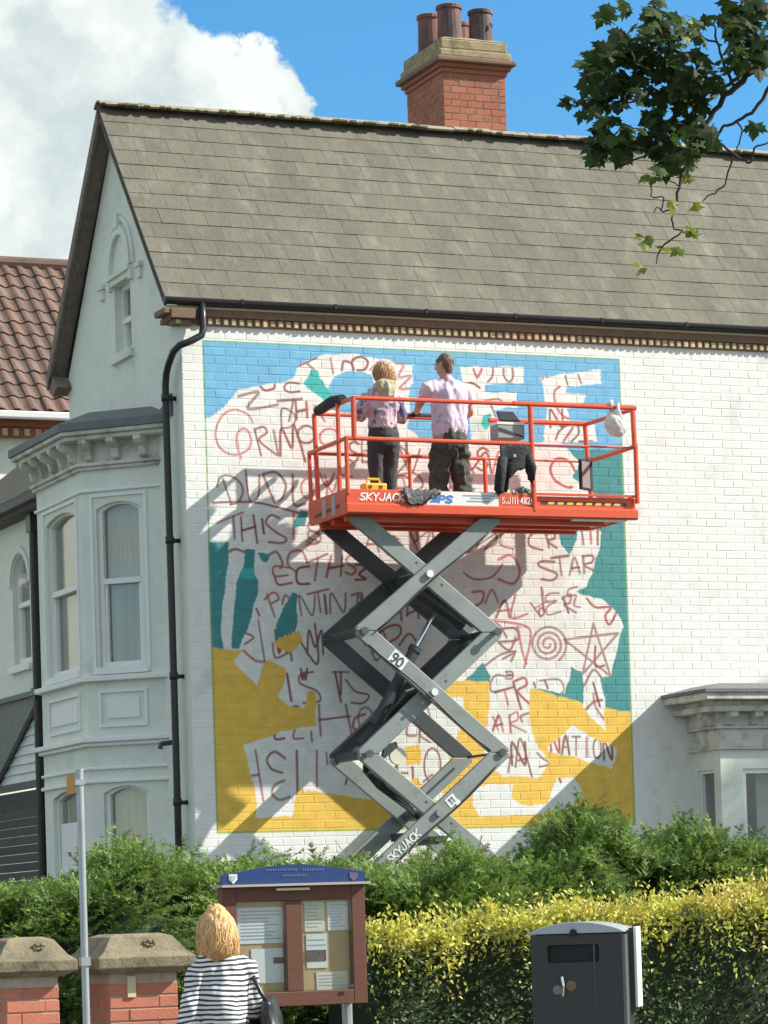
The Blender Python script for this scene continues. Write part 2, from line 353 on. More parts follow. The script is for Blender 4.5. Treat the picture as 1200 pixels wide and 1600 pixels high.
def arch(u0, u1, z0, z1, rise, n=10):
    """opening outline with a segmental head (rise = half width gives a round head)"""
    c = (u0+u1)/2; hw = (u1-u0)/2; pts = [(u0, z0), (u1, z0)]
    Rr = (hw*hw+rise*rise)/(2*rise); zc = z1-Rr; a0 = math.asin(min(1, hw/Rr))
    if rise >= hw*.999: a0 = math.pi/2
    for i in range(n+1):
        a = a0-2*a0*i/n; pts.append((c+Rr*math.sin(a), zc+Rr*math.cos(a)))
    return pts
def soup(name, V, F, m, parent, kind=None, smooth=False):
    """V (n,3), F (k,3 or 4) numpy arrays"""
    me = bpy.data.meshes.new(name); V = np.asarray(V, np.float32); F = np.asarray(F, np.int32); k = F.shape[1]
    me.vertices.add(len(V)); me.vertices.foreach_set('co', V.ravel())
    me.loops.add(F.size); me.loops.foreach_set('vertex_index', F.ravel())
    me.polygons.add(len(F)); me.polygons.foreach_set('loop_start', np.arange(0, F.size, k, dtype=np.int32)); me.polygons.foreach_set('loop_total', np.full(len(F), k, np.int32))
    if smooth: me.polygons.foreach_set('use_smooth', np.ones(len(F), bool))
    me.update(calc_edges=True); me.validate()
    o = link(name, me, m, parent)
    if kind: o['kind'] = kind
    return o
def chamfer_block(w, h, d, c):
    """a brick with its face at local y=0 looking to -y, body behind; centred in x and z"""
    mb = MB(); x, z = w/2, h/2
    mb.add([(-x+c, 0, -z+c), (x-c, 0, -z+c), (x-c, 0, z-c), (-x+c, 0, z-c), (-x, c, -z), (x, c, -z), (x, c, z), (-x, c, z), (-x, d, -z), (x, d, -z), (x, d, z), (-x, d, z)],
           [(0,1,2,3), (0,4,5,1), (1,5,6,2), (2,6,7,3), (3,7,4,0), (4,8,9,5), (5,9,10,6), (6,10,11,7), (7,11,8,4)])
    return mb
def lay(name, mb, m, parent, places, limit=300, key=None, rotz=0.0):
    """places: list of (x,y,z,(sx,sz)) ; the first `limit` by key become parts sharing one mesh, the rest one joined part"""
    me = mb.mesh(name); me.materials.append(m)
    bm = bmesh.new(); bm.from_mesh(me); bmesh.ops.recalc_face_normals(bm, faces=bm.faces); bm.to_mesh(me); bm.free()
    if key: places = sorted(places, key=key)
    for p in places[:limit]:
        o = link(name, me, m, parent, loc=p[:3]); o.rotation_euler.z = rotz
        if len(p) > 3: o.scale = (p[3][0], 1, p[3][1])
    rest = places[limit:]
    if rest:
        V0 = np.array([v.co[:] for v in me.vertices]); polys = [list(q.vertices) for q in me.polygons]; nv = len(V0)
        c, s = math.cos(rotz), math.sin(rotz); big = MB()
        for p in rest:
            W = V0.copy()
            if len(p) > 3: W[:, 0] *= p[3][0]; W[:, 2] *= p[3][1]
            X = W[:, 0]*c-W[:, 1]*s+p[0]; Y = W[:, 0]*s+W[:, 1]*c+p[1]
            big.add(np.stack([X, Y, W[:, 2]+p[2]], 1).tolist(), polys)
        o = link(name, big.mesh(name), m, parent); o['kind'] = 'stuff'

# lettering as thin flat print: stroke letters drawn with quads
FONT = {
 'A': [[(0,1),(.5,0),(1,1)],[(.2,.62),(.8,.62)]], 'B': [[(0,1),(0,0),(.7,.05),(.8,.25),(.6,.45),(0,.48)],[(.6,.48),(.95,.7),(.75,.97),(0,1)]],
 'C': [[(1,.15),(.6,0),(.2,.15),(0,.5),(.2,.88),(.6,1),(1,.85)]], 'D': [[(0,1),(0,0),(.55,.05),(.95,.35),(.9,.75),(.5,1),(0,1)]],
 'E': [[(1,0),(0,0),(0,1),(1,1)],[(0,.5),(.75,.48)]], 'F': [[(1,0),(0,0),(0,1)],[(0,.48),(.75,.45)]],
 'G': [[(1,.15),(.6,0),(.15,.15),(0,.5),(.15,.88),(.6,1),(1,.85),(1,.55),(.55,.55)]], 'H': [[(0,0),(0,1)],[(1,0),(1,1)],[(0,.52),(1,.46)]],
 'I': [[(.5,0),(.5,1)]], 'J': [[(.9,0),(.9,.75),(.6,1),(.2,.95),(0,.75)]], 'K': [[(0,0),(0,1)],[(1,0),(0,.55),(1,1)]], 'L': [[(0,0),(0,1),(1,1)]],
 'M': [[(0,1),(.12,0),(.5,.7),(.88,0),(1,1)]], 'N': [[(0,1),(0,0),(1,1),(1,0)]], 'O': [[(.5,0),(.12,.15),(0,.5),(.12,.85),(.5,1),(.88,.85),(1,.5),(.88,.15),(.5,0)]],
 'P': [[(0,1),(0,0),(.75,.03),(.95,.25),(.75,.5),(0,.52)]], 'R': [[(0,1),(0,0),(.75,.03),(.92,.25),(.7,.48),(0,.52),(1,1)]],
 'S': [[(1,.12),(.55,0),(.1,.15),(.15,.4),(.8,.6),(.95,.82),(.55,1),(0,.88)]], 'T': [[(0,0),(1,0)],[(.5,0),(.5,1)]], 'U': [[(0,0),(0,.7),(.25,1),(.7,1),(1,.7),(1,0)]],
 'V': [[(0,0),(.5,1),(1,0)]], 'W': [[(0,0),(.25,1),(.5,.3),(.75,1),(1,0)]], 'X': [[(0,0),(1,1)],[(1,0),(0,1)]], 'Y': [[(0,0),(.5,.5),(1,0)],[(.5,.5),(.5,1)]],
 'Z': [[(0,0),(1,0),(0,1),(1,1)]], '.': [[(.3,.92),(.5,.92),(.5,1),(.3,1),(.3,.92)]],
 '0': [[(.5,0),(.1,.2),(0,.5),(.1,.8),(.5,1),(.9,.8),(1,.5),(.9,.2),(.5,0)]], '4': [[(.75,1),(.75,0),(0,.68),(1,.68)]],
 '8': [[(.5,.48),(.12,.3),(.2,.06),(.5,0),(.8,.06),(.88,.3),(.5,.48),(.05,.7),(.15,.94),(.5,1),(.85,.94),(.95,.7),(.5,.48)]],
 '2': [[(.05,.2),(.3,0),(.75,.03),(.92,.28),(.6,.6),(0,1),(1,1)]], '6': [[(.85,.05),(.4,.1),(.08,.5),(.1,.85),(.5,1),(.9,.85),(.92,.6),(.55,.48),(.1,.62)]],
 '9': [[(.9,.4),(.5,.52),(.1,.4),(.08,.15),(.5,0),(.9,.12),(.92,.5),(.6,.9),(.15,.98)]], '1': [[(.2,.2),(.55,0),(.55,1)]],
}
def letters(text, o, ux, uz, h, w, gap, t, mb, skew=0.0):
    """text drawn from o (top-left corner, vec) along ux (right) and uz (up) as thin bars"""
    o = np.array(o); ux = np.array(ux); uz = np.array(uz); nrm = np.cross(ux, uz); x = 0.0; kk = 0
    for ch in text:
        if ch == ' ': x += w*.7; continue
        for pl in FONT[ch]:
            for k in range(len(pl)-1):
                a = o+ux*(x+pl[k][0]*w-skew*pl[k][1]*h)-uz*(pl[k][1]*h); b = o+ux*(x+pl[k+1][0]*w-skew*pl[k+1][1]*h)-uz*(pl[k+1][1]*h)
                d = b-a; L = np.linalg.norm(d)
                if L < 1e-6: continue
                d = d/L; s = np.cross(nrm, d)*t/2; kk += 1; a = a-d*t*.4+nrm*.00015*kk; b = b+d*t*.4+nrm*.00015*kk
                mb.add([a-s, b-s, b+s, a+s, a-s-nrm*.0006, b-s-nrm*.0006, b+s-nrm*.0006, a+s-nrm*.0006], [(0,3,2,1),(4,5,6,7),(0,1,5,4),(1,2,6,5),(2,3,7,6),(3,0,4,7)])
        x += w+gap if ch not in 'I.1' else w*.62+gap
    return mb
# ------------------------------------------------------------------ the painted mural (flat print on the bricks)
MX0, MX1, MZ0, MZ1 = .16, 4.93, 2.34, 7.40
def mural_material():
    res = .004; W = int((MX1-MX0)/res); H = int((MZ1-MZ0)/res)
    gx, gz = np.meshgrid(MX0+(np.arange(W)+.5)*res, MZ0+(np.arange(H)+.5)*res)
    gx0, gz0 = gx.copy(), gz.copy()
    gx = (gx+.006*np.sin(gz*23+1.3)+.004*np.sin(gx*41+gz*17)+.002*np.sin(gz*97+gx*61)).astype(np.float32)
    gz = (gz+.005*np.sin(gx0*19+.4)+.004*np.sin(gx0*37-gz*29)+.002*np.sin(gx0*103+gz*71)).astype(np.float32)
    img = np.zeros((H, W, 4), np.float32); white = np.zeros((H, W), bool)
    def wp(pts): return np.array([at(x, y, 'y', 0)[[0, 2]] for x, y in pts])
    def mask(pts):
        P = wp(pts); i0 = max(0, int((P[:,0].min()-MX0-.04)/res)); i1 = min(W, int((P[:,0].max()-MX0+.04)/res)+1)
        j0 = max(0, int((P[:,1].min()-MZ0-.04)/res)); j1 = min(H, int((P[:,1].max()-MZ0+.04)/res)+1)
        x = gx[j0:j1, i0:i1]; z = gz[j0:j1, i0:i1]; m = np.zeros(x.shape, bool); n = len(P)
        for a in range(n):
            (xa, za), (xb, zb) = P[a], P[(a+1) % n]
            if za == zb: continue
            m ^= ((za > z) != (zb > z)) & (x < (xb-xa)*(z-za)/(zb-za)+xa)
        return (slice(j0, j1), slice(i0, i1)), m
    BLUE = (.165, .45, .68); TEAL = (.055, .27, .275); YEL = (.80, .515, .085); WH = WHITE_COL; CYAN = (.05, .47, .42); GREEN = (.20, .42, .12)
    def fill(pts, c, w=False):
        s, m = mask(pts); img[s][m] = (*c, 1); white[s][m] = w
    def T(cx, cy, k, pts): return [(cx+x/k, cy+y/k) for x, y in pts]
    A = lambda *p: T(300, 520, 3.333, p); B = lambda *p: T(300, 840, 3.333, p); Cc = lambda *p: T(640, 780, 2.963, p)
    D = lambda *p: T(480, 1080, 3.53, p); E8 = lambda *p: T(760, 540, 5.4545, p); G5 = lambda *p: T(740, 600, 4.286, p); H2 = lambda *p: T(460, 520, 2.143, p)
    fill([(300, 515), (985, 545), (1010, 1306), (320, 1322)], BLUE)
    fill([(300, 720), (1010, 700), (1010, 1130), (300, 1130)], TEAL)
    fill([(320, 1011), (430, 1019), (520, 1030), (600, 1075), (705, 1067), (722, 1062), (763, 1066), (829, 1074), (905, 1097), (990, 1114), (1010, 1320), (300, 1330)], YEL)
    # the white figure, left and middle
    fill([(300, 658), (330, 652), (345, 640), (375, 608), (440, 597), (457, 592), (468, 570), (495, 556), (545, 552), (590, 560), (645, 571), (644, 640), (636, 668), (660, 690),
          (735, 692), (735, 650), (722, 606), (720, 573), (818, 573), (818, 598), (757, 600), (757, 613), (808, 614), (808, 636), (772, 640), (778, 690), (848, 692), (855, 640),
          (846, 600), (843, 590), (938, 577), (940, 600), (885, 604), (884, 614), (915, 616), (912, 632), (885, 640), (890, 660), (930, 664), (932, 690), (875, 692), (905, 720), (895, 745),
          (945, 790), (940, 827), (937, 854), (930, 881), (917, 915), (900, 925), (944, 939), (964, 955), (974, 979), (967, 999), (954, 1057), (937, 1060), (944, 1090), (945, 1144),
          (910, 1104), (913, 1074), (907, 1050), (893, 1043), (883, 1084), (829, 1074), (826, 1104), (829, 1138), (842, 1168), (859, 1195), (842, 1215), (785, 1212), (755, 1190), (765, 1100),
          (765, 1057), (755, 1036), (724, 1063), (705, 1068), (690, 1075), (705, 1090), (724, 1090), (724, 1120), (700, 1190), (690, 1250), (640, 1262), (560, 1255), (510, 1262), (466, 1230), (456, 1275), (399, 1278),
          (402, 1254), (381, 1164), (417, 1152), (450, 1140), (495, 1134), (492, 1080), (483, 1080), (474, 1107), (447, 1101), (435, 1089), (444, 1068), (447, 1044), (420, 1032),
          (408, 1044), (402, 1071), (387, 1059), (367, 1035), (378, 1017), (330, 1012), (320, 848)], WH, True)
    fill([(513, 605), (522, 587), (545, 579), (580, 584), (585, 600), (582, 640), (560, 650), (520, 640)], BLUE)
    fill([(640, 600), (682, 600), (682, 692), (660, 692), (640, 668)], BLUE)
    fill([(845, 604), (832, 604), (832, 690), (850, 690)], BLUE)
    fill(A((620, 190), (655, 195), (665, 240), (770, 370), (770, 410), (720, 405), (680, 345), (580, 265)), CYAN)
    fill([(300, 847), (358, 846), (356, 880), (354, 897), (345, 969), (348, 1013), (300, 1012)], TEAL)
    fill([(384, 858), (399, 858), (396, 894), (405, 906), (399, 939), (387, 984), (372, 1014), (361, 1012), (364, 969), (370, 909), (379, 888)], TEAL)
    fill([(378, 889), (398, 887), (398, 903), (378, 906)], CYAN)
    fill([(403, 862), (423, 867), (417, 879), (408, 876)], TEAL)
    fill([(456, 924), (465, 930), (463, 984), (429, 1002), (432, 975), (438, 960)], TEAL)
    fill([(470, 797), (480, 800), (478, 822), (460, 826), (458, 815)], TEAL)
    fill([(429, 1002), (468, 985), (474, 1002), (453, 1020), (429, 1011)], YEL)
    fill(Cc((690, 140), (780, 140), (770, 190), (740, 260), (700, 210)), TEAL)
    fill([(905, 735), (930, 722), (975, 722), (980, 830), (936, 830), (940, 790), (925, 760)], TEAL)
    fill([(755, 650), (766, 645), (770, 660), (760, 672), (752, 665)], CYAN)
    fill([(726, 760), (742, 762), (740, 790), (722, 790)], CYAN)
    fill([(856, 1168), (893, 1134), (937, 1158), (964, 1168), (957, 1202), (893, 1182), (856, 1175)], WH, True)
    fill([(741, 1229), (775, 1225), (802, 1225), (799, 1246), (815, 1259), (856, 1256), (869, 1215), (896, 1215), (910, 1236), (890, 1263), (829, 1273), (751, 1276), (738, 1259)], WH, True)
    fill(D((535, 310), (620, 290), (630, 400), (545, 405)), YEL)
    fill(D((555, 500), (600, 470), (655, 560), (610, 640), (560, 600)), YEL)
    fill([(480, 1235), (640, 1258), (700, 1262), (740, 1276), (740, 1290), (470, 1296), (400, 1298), (460, 1275)], YEL)
    # soft spray haze on the white
    def haze(x, y, r, c, a):
        c0 = at(x, y, 'y', 0); rr = r*.0068; d = ((gx-c0[0])**2+(gz-c0[2])**2)/rr**2
        w = (a*np.exp(-d*1.4)*white)[..., None]; img[..., :3] = img[..., :3]*(1-w)+np.array(c, np.float32)*w
    for q in [(855, 905, 40), (812, 975, 35), (858, 1006, 40), (610, 855, 50), (700, 870, 60), (640, 930, 40), (480, 860, 35), (430, 900, 25), (790, 870, 40), (760, 700, 35), (850, 740, 35), (920, 1000, 40), (800, 1120, 30), (590, 620, 30), (700, 720, 40), (650, 1010, 50), (760, 930, 40)]:
        haze(*q, (.72, .36, .33), .20)
    haze(745, 665, 14, (.20, .50, .40), .5); haze(755, 690, 10, (.35, .5, .2), .5); haze(560, 880, 30, (.75, .55, .35), .25)
    # brush lettering
    STK = []
    def st(pts, w=1.0): STK.append((pts, w))
    def ell(cx, cy, rx, ry, a0=0, a1=360, n=20): return [(cx+rx*math.cos(R(a0+(a1-a0)*i/n)), cy+ry*math.sin(R(a0+(a1-a0)*i/n))) for i in range(n+1)]
    def ch(c, x0, y0, x1, y1):
        for pl in FONT[c]: st([(x0+(x1-x0)*a, y0+(y1-y0)*b) for a, b in pl])
    for l in [((550, 175), (650, 130)), ((600, 160), (655, 210)), ((720, 130), (735, 210)), ((780, 195), (790, 150), (830, 160), (840, 195)), ((840, 190), (835, 145), (880, 125), (915, 150), (900, 190), (860, 195)), ((930, 190), (980, 150), (1030, 170)),
              ((1060, 160), (1100, 170), (1075, 230), (1140, 225), (1080, 290), (1140, 290)), ((350, 270), (380, 300), (425, 290), (430, 270)), ((560, 265), (500, 260), (480, 290), (510, 310), (560, 305)),
              ((245, 330), (345, 310), (290, 395), (445, 375)), ((445, 355), (570, 345)), ((530, 345), (505, 460)), ((540, 360), (545, 450)), ((545, 410), (600, 400)), ((595, 360), (600, 440)), ((640, 380), (690, 460)),
              ((315, 465), (290, 425), (220, 400), (160, 430), (125, 500), (130, 570), (170, 620), (230, 635), (290, 610), (308, 560), (290, 510), (260, 500), (235, 530), (235, 590), (255, 655)),
              ((325, 500), (360, 640)), ((325, 505), (370, 490), (390, 520), (350, 560), (440, 635)), ((425, 510), (450, 640)), ((460, 640), (465, 500), (520, 600), (530, 480), (590, 670)),
              ((160, 760), (205, 890)), ((130, 800), (150, 750), (200, 745), (250, 780), (265, 830), (240, 880), (200, 895)), ((280, 720), (300, 870), (345, 850), (350, 740)), ((370, 740), (430, 885)), ((370, 735), (440, 728), (488, 790), (470, 860), (430, 885)), ((525, 740), (530, 890), (590, 890)),
              ((130, 990), (265, 935)), ((215, 955), (222, 1070)), ((255, 960), (262, 1085)), ((320, 950), (340, 1095)), ((260, 1030), (330, 1010)), ((365, 970), (375, 1045)), ((455, 965), (410, 950), (385, 990), (440, 1040), (490, 1070), (470, 1095), (400, 1090)),
              ((110, 885), (250, 880), (370, 890), (560, 940)), ((660, 1040), (610, 1035), (610, 1070), (660, 1090), (600, 1105)), ((690, 740), (730, 830), (760, 740)), ((1000, 560), (1080, 590), (1130, 650), (1060, 740), (1010, 790)), ((1040, 780), (1090, 750), (1110, 800)), ((1030, 580), (1070, 700))]: st(A(*l))
    st(A(*ell(595, 530, 45, 45))); st(A(*ell(715, 545, 50, 45))); st(A(*ell(600, 810, 32, 50)))
    for l in [((190, 75), (225, 60), (280, 78)), ((400, 90), (440, 75), (470, 130), (460, 160)), ((600, 130), (570, 70), (510, 80), (500, 140), (545, 180)), ((520, 160), (430, 150), (430, 200), (500, 195)), ((430, 200), (450, 245), (520, 235)), ((610, 150), (550, 165), (550, 235), (610, 240)), ((600, 130), (705, 85)), ((655, 110), (640, 222)), ((725, 95), (700, 205)), ((710, 160), (790, 145)), ((780, 100), (775, 200)), ((850, 140), (910, 150), (870, 190), (905, 215), (850, 220)),
              ((335, 370), (350, 405)), ((390, 295), (430, 410)), ((378, 322), (425, 285), (452, 318), (410, 345)), ((470, 345), (485, 300), (520, 330)), ((570, 405), (560, 300), (625, 405), (640, 300)), ((600, 295), (710, 268)), ((655, 285), (670, 390)), ((690, 300), (700, 395)), ((720, 395), (725, 290), (790, 390), (800, 290)), ((830, 300), (880, 290), (880, 330), (820, 380)),
              ((275, 555), (320, 520), (285, 500)), ((345, 430), (378, 640)), ((270, 590), (330, 640), (395, 650)), ((420, 550), (435, 625), (500, 600)), ((520, 640), (500, 450), (650, 660), (640, 450)), ((700, 550), (830, 520)), ((900, 560), (1010, 470), (1080, 460), (1070, 520), (940, 580)),
              ((495, 710), (517, 850)), ((630, 700), (565, 715), (565, 760), (650, 800), (665, 850), (580, 862)), ((745, 700), (775, 855)), ((800, 740), (850, 800), (920, 820), (890, 862), (830, 860)), ((660, 870), (670, 1030)), ((800, 870), (832, 1030)), ((660, 950), (822, 930)), ((900, 920), (850, 940), (840, 990), (880, 1010), (915, 970)), ((930, 960), (960, 900), (1000, 890)),
              ((520, 885), (550, 880), (570, 915)), ((430, 1020), (435, 1050), (480, 1045)), ((535, 1000), (530, 1045), (580, 1045)), ((620, 1010), (625, 1060)), ((330, 1105), (372, 1375)), ((310, 1240), (348, 1235)), ((485, 1150), (430, 1115), (390, 1155), (415, 1205), (470, 1225)), ((480, 1265), (430, 1290), (418, 1335), (455, 1365), (510, 1350)), ((545, 1110), (550, 1340)), ((650, 1110), (650, 1300)), ((700, 1120), (705, 1180)),
              ((920, 540), (960, 640), (1010, 560)), ((1080, 560), (1130, 500), (1170, 560), (1130, 640), (1080, 610)), ((1000, 380), (1020, 420), (1080, 370), (1090, 430)), ((1120, 400), (1170, 380), (1180, 420))]: st(B(*l))
    for l in [((465, 310), (525, 535)), ((552, 345), (475, 440), (552, 452)), ((555, 170), (550, 240), (600, 245)), ((650, 195), (710, 180), (720, 230), (660, 240)), ((480, 190), (500, 240)), ((660, 80), (680, 150)), ((580, 420), (585, 500)), ((640, 500), (690, 460))]: st(D(*l))
    st(D(*ell(690, 410, 45, 95)))
    for l in [((620, 150), (560, 165), (555, 215), (615, 235)), ((630, 160), (645, 225)), ((630, 165), (665, 150), (670, 180), (640, 195), (680, 225)), ((795, 140), (805, 210)), ((835, 135), (840, 205)), ((870, 140), (870, 210)),
              ((670, 290), (610, 288), (600, 310), (680, 345), (660, 375), (610, 370)), ((655, 272), (735, 262)), ((693, 268), (702, 352)), ((740, 352), (762, 270), (788, 345)), ((750, 320), (785, 315)), ((803, 262), (808, 342)), ((800, 265), (845, 262), (845, 290), (808, 305), (852, 330)), ((860, 275), (875, 290)),
              ((400, 548), (440, 468), (462, 548)), ((405, 520), (470, 510)), ((490, 440), (470, 548), (545, 530)), ((560, 480), (605, 545)), ((610, 408), (620, 515)), ((580, 505), (640, 470)), ((690, 435), (640, 440), (630, 475), (680, 470), (635, 500), (640, 535), (700, 520)), ((710, 455), (735, 525)), ((705, 460), (745, 440), (740, 480), (715, 490), (770, 525)), ((775, 405), (735, 420), (735, 450), (770, 445), (760, 490), (790, 500)),
              ((820, 460), (860, 500), (930, 500), (905, 540), (925, 580), (960, 520)), ((350, 690), (310, 600), (400, 575), (450, 640)), ((370, 560), (530, 585), (560, 640), (530, 780)), ((430, 600), (490, 600), (500, 650), (420, 660)), ((400, 650), (460, 700), (490, 640)), ((350, 770), (420, 720), (490, 705), (430, 740)), ((490, 705), (470, 750)), ((500, 590), (520, 700), (540, 760)),
              ((445, 820), (400, 815), (375, 850), (380, 890), (440, 880)), ((395, 895), (480, 870)), ((440, 890), (455, 950)), ((480, 850), (515, 970)), ((480, 845), (530, 828), (540, 860), (500, 890), (558, 950)), ((575, 850), (582, 870)), ((600, 840), (690, 835), (715, 880), (700, 900)), ((625, 840), (640, 875)),
              ((385, 1075), (412, 1000), (432, 1075)), ((390, 1050), (430, 1040)), ((462, 1000), (468, 1080)), ((460, 1005), (495, 985), (500, 1020), (468, 1040), (538, 1078)), ((552, 990), (515, 1005), (520, 1030)), ((455, 1265), (470, 1180)), ((490, 1240), (512, 1108), (566, 1285)), ((500, 1210), (545, 1200)), ((590, 1175), (615, 1200), (650, 1225), (600, 1240)), ((480, 1190), (440, 1200)),
              ((810, 860), (850, 790), (890, 830)), ((850, 900), (860, 960), (900, 1020)), ((810, 980), (850, 940), (890, 930)), ((690, 1290), (700, 1310)), ((850, 850), (880, 960)),
              ((490, 140), (430, 160), (420, 210), (480, 230)), ((250, 340), (300, 370), (380, 360), (430, 300)), ((410, 280), (470, 260), (510, 330), (480, 390), (410, 370)), ((140, 140), (170, 230), (210, 210)), ((200, 140), (260, 230), (280, 150)), ((0, 150), (40, 240)), ((330, 145), (390, 150), (400, 200), (350, 230)), ((290, 430), (340, 430), (330, 480), (280, 500)), ((350, 480), (380, 420), (410, 480)),
              ((30, 150), (60, 240), (90, 150), (20, 200)), ((105, 150), (120, 240))]: st(Cc(*l))
    sp = [(640+(10+78*t)*math.cos(t*6*math.pi*1.05), 672+(10+80*t)*math.sin(t*6*math.pi*1.05)) for t in np.linspace(0, 1, 70)]
    st(Cc(*sp)); st(Cc((850, 575), (800, 810), (965, 620), (715, 650), (930, 820), (850, 575)))
    for i, c in enumerate('NATION'): ch(c, 861+i*16.5, 1148+i*1.5, 873+i*16.5, 1176+i*2.2)
    for l in [((470, 290), (500, 255), (520, 270)), ((670, 260), (690, 330)), ((780, 250), (808, 322)), ((625, 350), (580, 390), (585, 480), (640, 590), (750, 640)), ((590, 800), (620, 730), (700, 670)), ((660, 810), (735, 700)), ((720, 820), (785, 750), (780, 690)), ((55, 190), (50, 260), (10, 310)), ((145, 200), (150, 260), (190, 310), (225, 270), (220, 200)), ((-10, 470), (90, 455), (140, 480)), ((35, 500), (85, 620)),
              ((-110, 200), (-80, 270), (-40, 200)), ((-200, 330), (-120, 320), (-60, 360))]: st(E8(*l))
    st(G5((690, 610), (640, 520), (560, 500), (515, 560), (540, 640), (620, 690), (660, 690)))
    for l in [((490, 390), (530, 480), (560, 400), (600, 470)), ((580, 380), (590, 460), (640, 400), (660, 470)), ((340, 480), (400, 470), (430, 510), (380, 560)), ((350, 380), (390, 470), (420, 390)), ((700, 560), (760, 520), (820, 560))]: st(H2(*l))
    for q in [('A', 570, 832, 592, 862), ('C', 600, 838, 622, 868), ('A', 688, 828, 708, 858), ('D', 722, 830, 748, 862), ('S', 540, 868, 556, 898), ('N', 560, 930, 582, 962), ('G', 592, 928, 616, 960), ('M', 636, 930, 662, 962), ('U', 668, 928, 688, 958), ('R', 700, 925, 722, 956), ('A', 585, 985, 608, 1016), ('C', 700, 990, 720, 1018), ('W', 480, 1045, 470, 1062), ('O', 560, 1105, 582, 1140), ('S', 596, 1110, 612, 1142),
              ('S', 545, 690, 560, 722), ('B', 566, 688, 584, 722), ('Y', 596, 690, 616, 724), ('I', 630, 690, 640, 726), ('O', 655, 640, 672, 664), ('S', 745, 700, 762, 735), ('A', 770, 705, 790, 738), ('N', 860, 640, 878, 668), ('T', 905, 690, 925, 715), ('D', 440, 640, 462, 668), ('Y', 500, 740, 522, 780), ('E', 530, 745, 550, 785), ('O', 590, 745, 612, 780), ('R', 620, 745, 642, 782), ('W', 690, 748, 720, 780), ('I', 455, 800, 462, 842), ('S', 480, 812, 502, 850),
              ('E', 800, 1050, 790, 1060), ('W', 430, 985, 455, 1020), ('M', 480, 985, 505, 1022), ('T', 520, 1050, 545, 1085), ('O', 842, 950, 850, 962), ('L', 930, 1010, 944, 1040), ('N', 800, 1160, 820, 1195), ('X', 770, 1120, 778, 1140), ('E', 620, 1050, 640, 1085), ('K', 655, 1130, 672, 1160), ('S', 700, 1190, 716, 1220), ('A', 540, 1190, 560, 1225), ('R', 575, 1195, 596, 1228)]: ch(*q)
    rs = random.Random(3)
    for pts, w in STK:
        P = wp(pts)
        if len(P) > 2:                                              # smooth
            Q = []
            for k in range(len(P)-1):
                p0, p1, p2, p3 = P[max(k-1, 0)], P[k], P[k+1], P[min(k+2, len(P)-1)]
                if np.array_equal(P[0], P[-1]) and len(P) == 6: Q += [p1]; continue
                for t in np.linspace(0, 1, 6, endpoint=False): Q.append(.5*((2*p1)+(-p0+p2)*t+(2*p0-5*p1+4*p2-p3)*t*t+(-p0+3*p1-3*p2+p3)*t**3))
            P = np.array(Q+[P[-1]])
        rad = .0125*w*rs.uniform(.8, 1.15); mar = .05
        i0 = max(0, int((P[:,0].min()-MX0-mar)/res)); i1 = min(W, int((P[:,0].max()-MX0+mar)/res)+1)
        j0 = max(0, int((P[:,1].min()-MZ0-mar)/res)); j1 = min(H, int((P[:,1].max()-MZ0+mar)/res)+1)
        if i1 <= i0 or j1 <= j0: continue
        x = gx0[j0:j1, i0:i1]; z = gz0[j0:j1, i0:i1]; best = np.full(x.shape, 9.0)
        for k in range(len(P)-1):
            a, b = P[k], P[k+1]; d = b-a; L2 = max(1e-9, d@d)
            t = np.clip(((x-a[0])*d[0]+(z-a[1])*d[1])/L2, 0, 1); best = np.minimum(best, np.hypot(x-a[0]-t*d[0], z-a[1]-t*d[1]))
        al = np.clip((rad*1.35-best)/(rad*.7), 0, 1)*rs.uniform(.78, 1.0)*white[j0:j1, i0:i1]
        c = np.array((.27, .085, .065) if rs.random() < .75 else (.46, .10, .09), np.float32)*rs.uniform(.8, 1.15)
        al = al[..., None]; s = img[j0:j1, i0:i1]; s[..., :3] = s[..., :3]*(1-al)+c*al
    # border line, outside is bare wall
    def inside(sh):
        c = [(316, 533), (966, 561), (991, 1286), (341, 1302)]; P = wp(c)
        return (gx0 > .232-sh) & (gx0 < 4.853+sh) & (gz0 < 7.302+sh) & (gz0 > 2.42-sh)
    ins = inside(0); ed = inside(.012) & ~inside(-.008)
    img[..., 3] = inside(.012)
    img[ed, :3] = img[ed, :3]*.25+np.array(GREEN)*.75
    k = img.copy(); k[1:-1, 1:-1] = (img[1:-1, 1:-1]*2+img[:-2, 1:-1]+img[2:, 1:-1]+img[1:-1, :-2]+img[1:-1, 2:])/6
    for _ in range(1): q = k.copy(); k[1:-1, 1:-1] = (q[1:-1, 1:-1]*2+q[:-2, 1:-1]+q[2:, 1:-1]+q[1:-1, :-2]+q[1:-1, 2:])/6
    im = bpy.data.images.new('mural_paint', W, H, alpha=True, float_buffer=True); im.colorspace_settings.name = 'Non-Color'; im.alpha_mode = 'CHANNEL_PACKED'
    im.pixels.foreach_set(k.astype(np.float32).ravel()); im.update(); im.pack()
    m = mat('painted_brick', WHITE_COL, .72, bump=.0025, bscale=70, tint=(.58, .56, .48), tpos=(.55, .80), tscale=2.2, var=.045, vscale=6, var2=.035, v2scale=50)
    N = m.node_tree.nodes; L = m.node_tree.links; b = N['Principled BSDF']; prev = b.inputs['Base Color'].links[0].from_socket
    g = N.new('ShaderNodeNewGeometry'); sx = N.new('ShaderNodeSeparateXYZ'); L.new(g.outputs['Position'], sx.inputs[0])
    cx = N.new('ShaderNodeCombineXYZ')
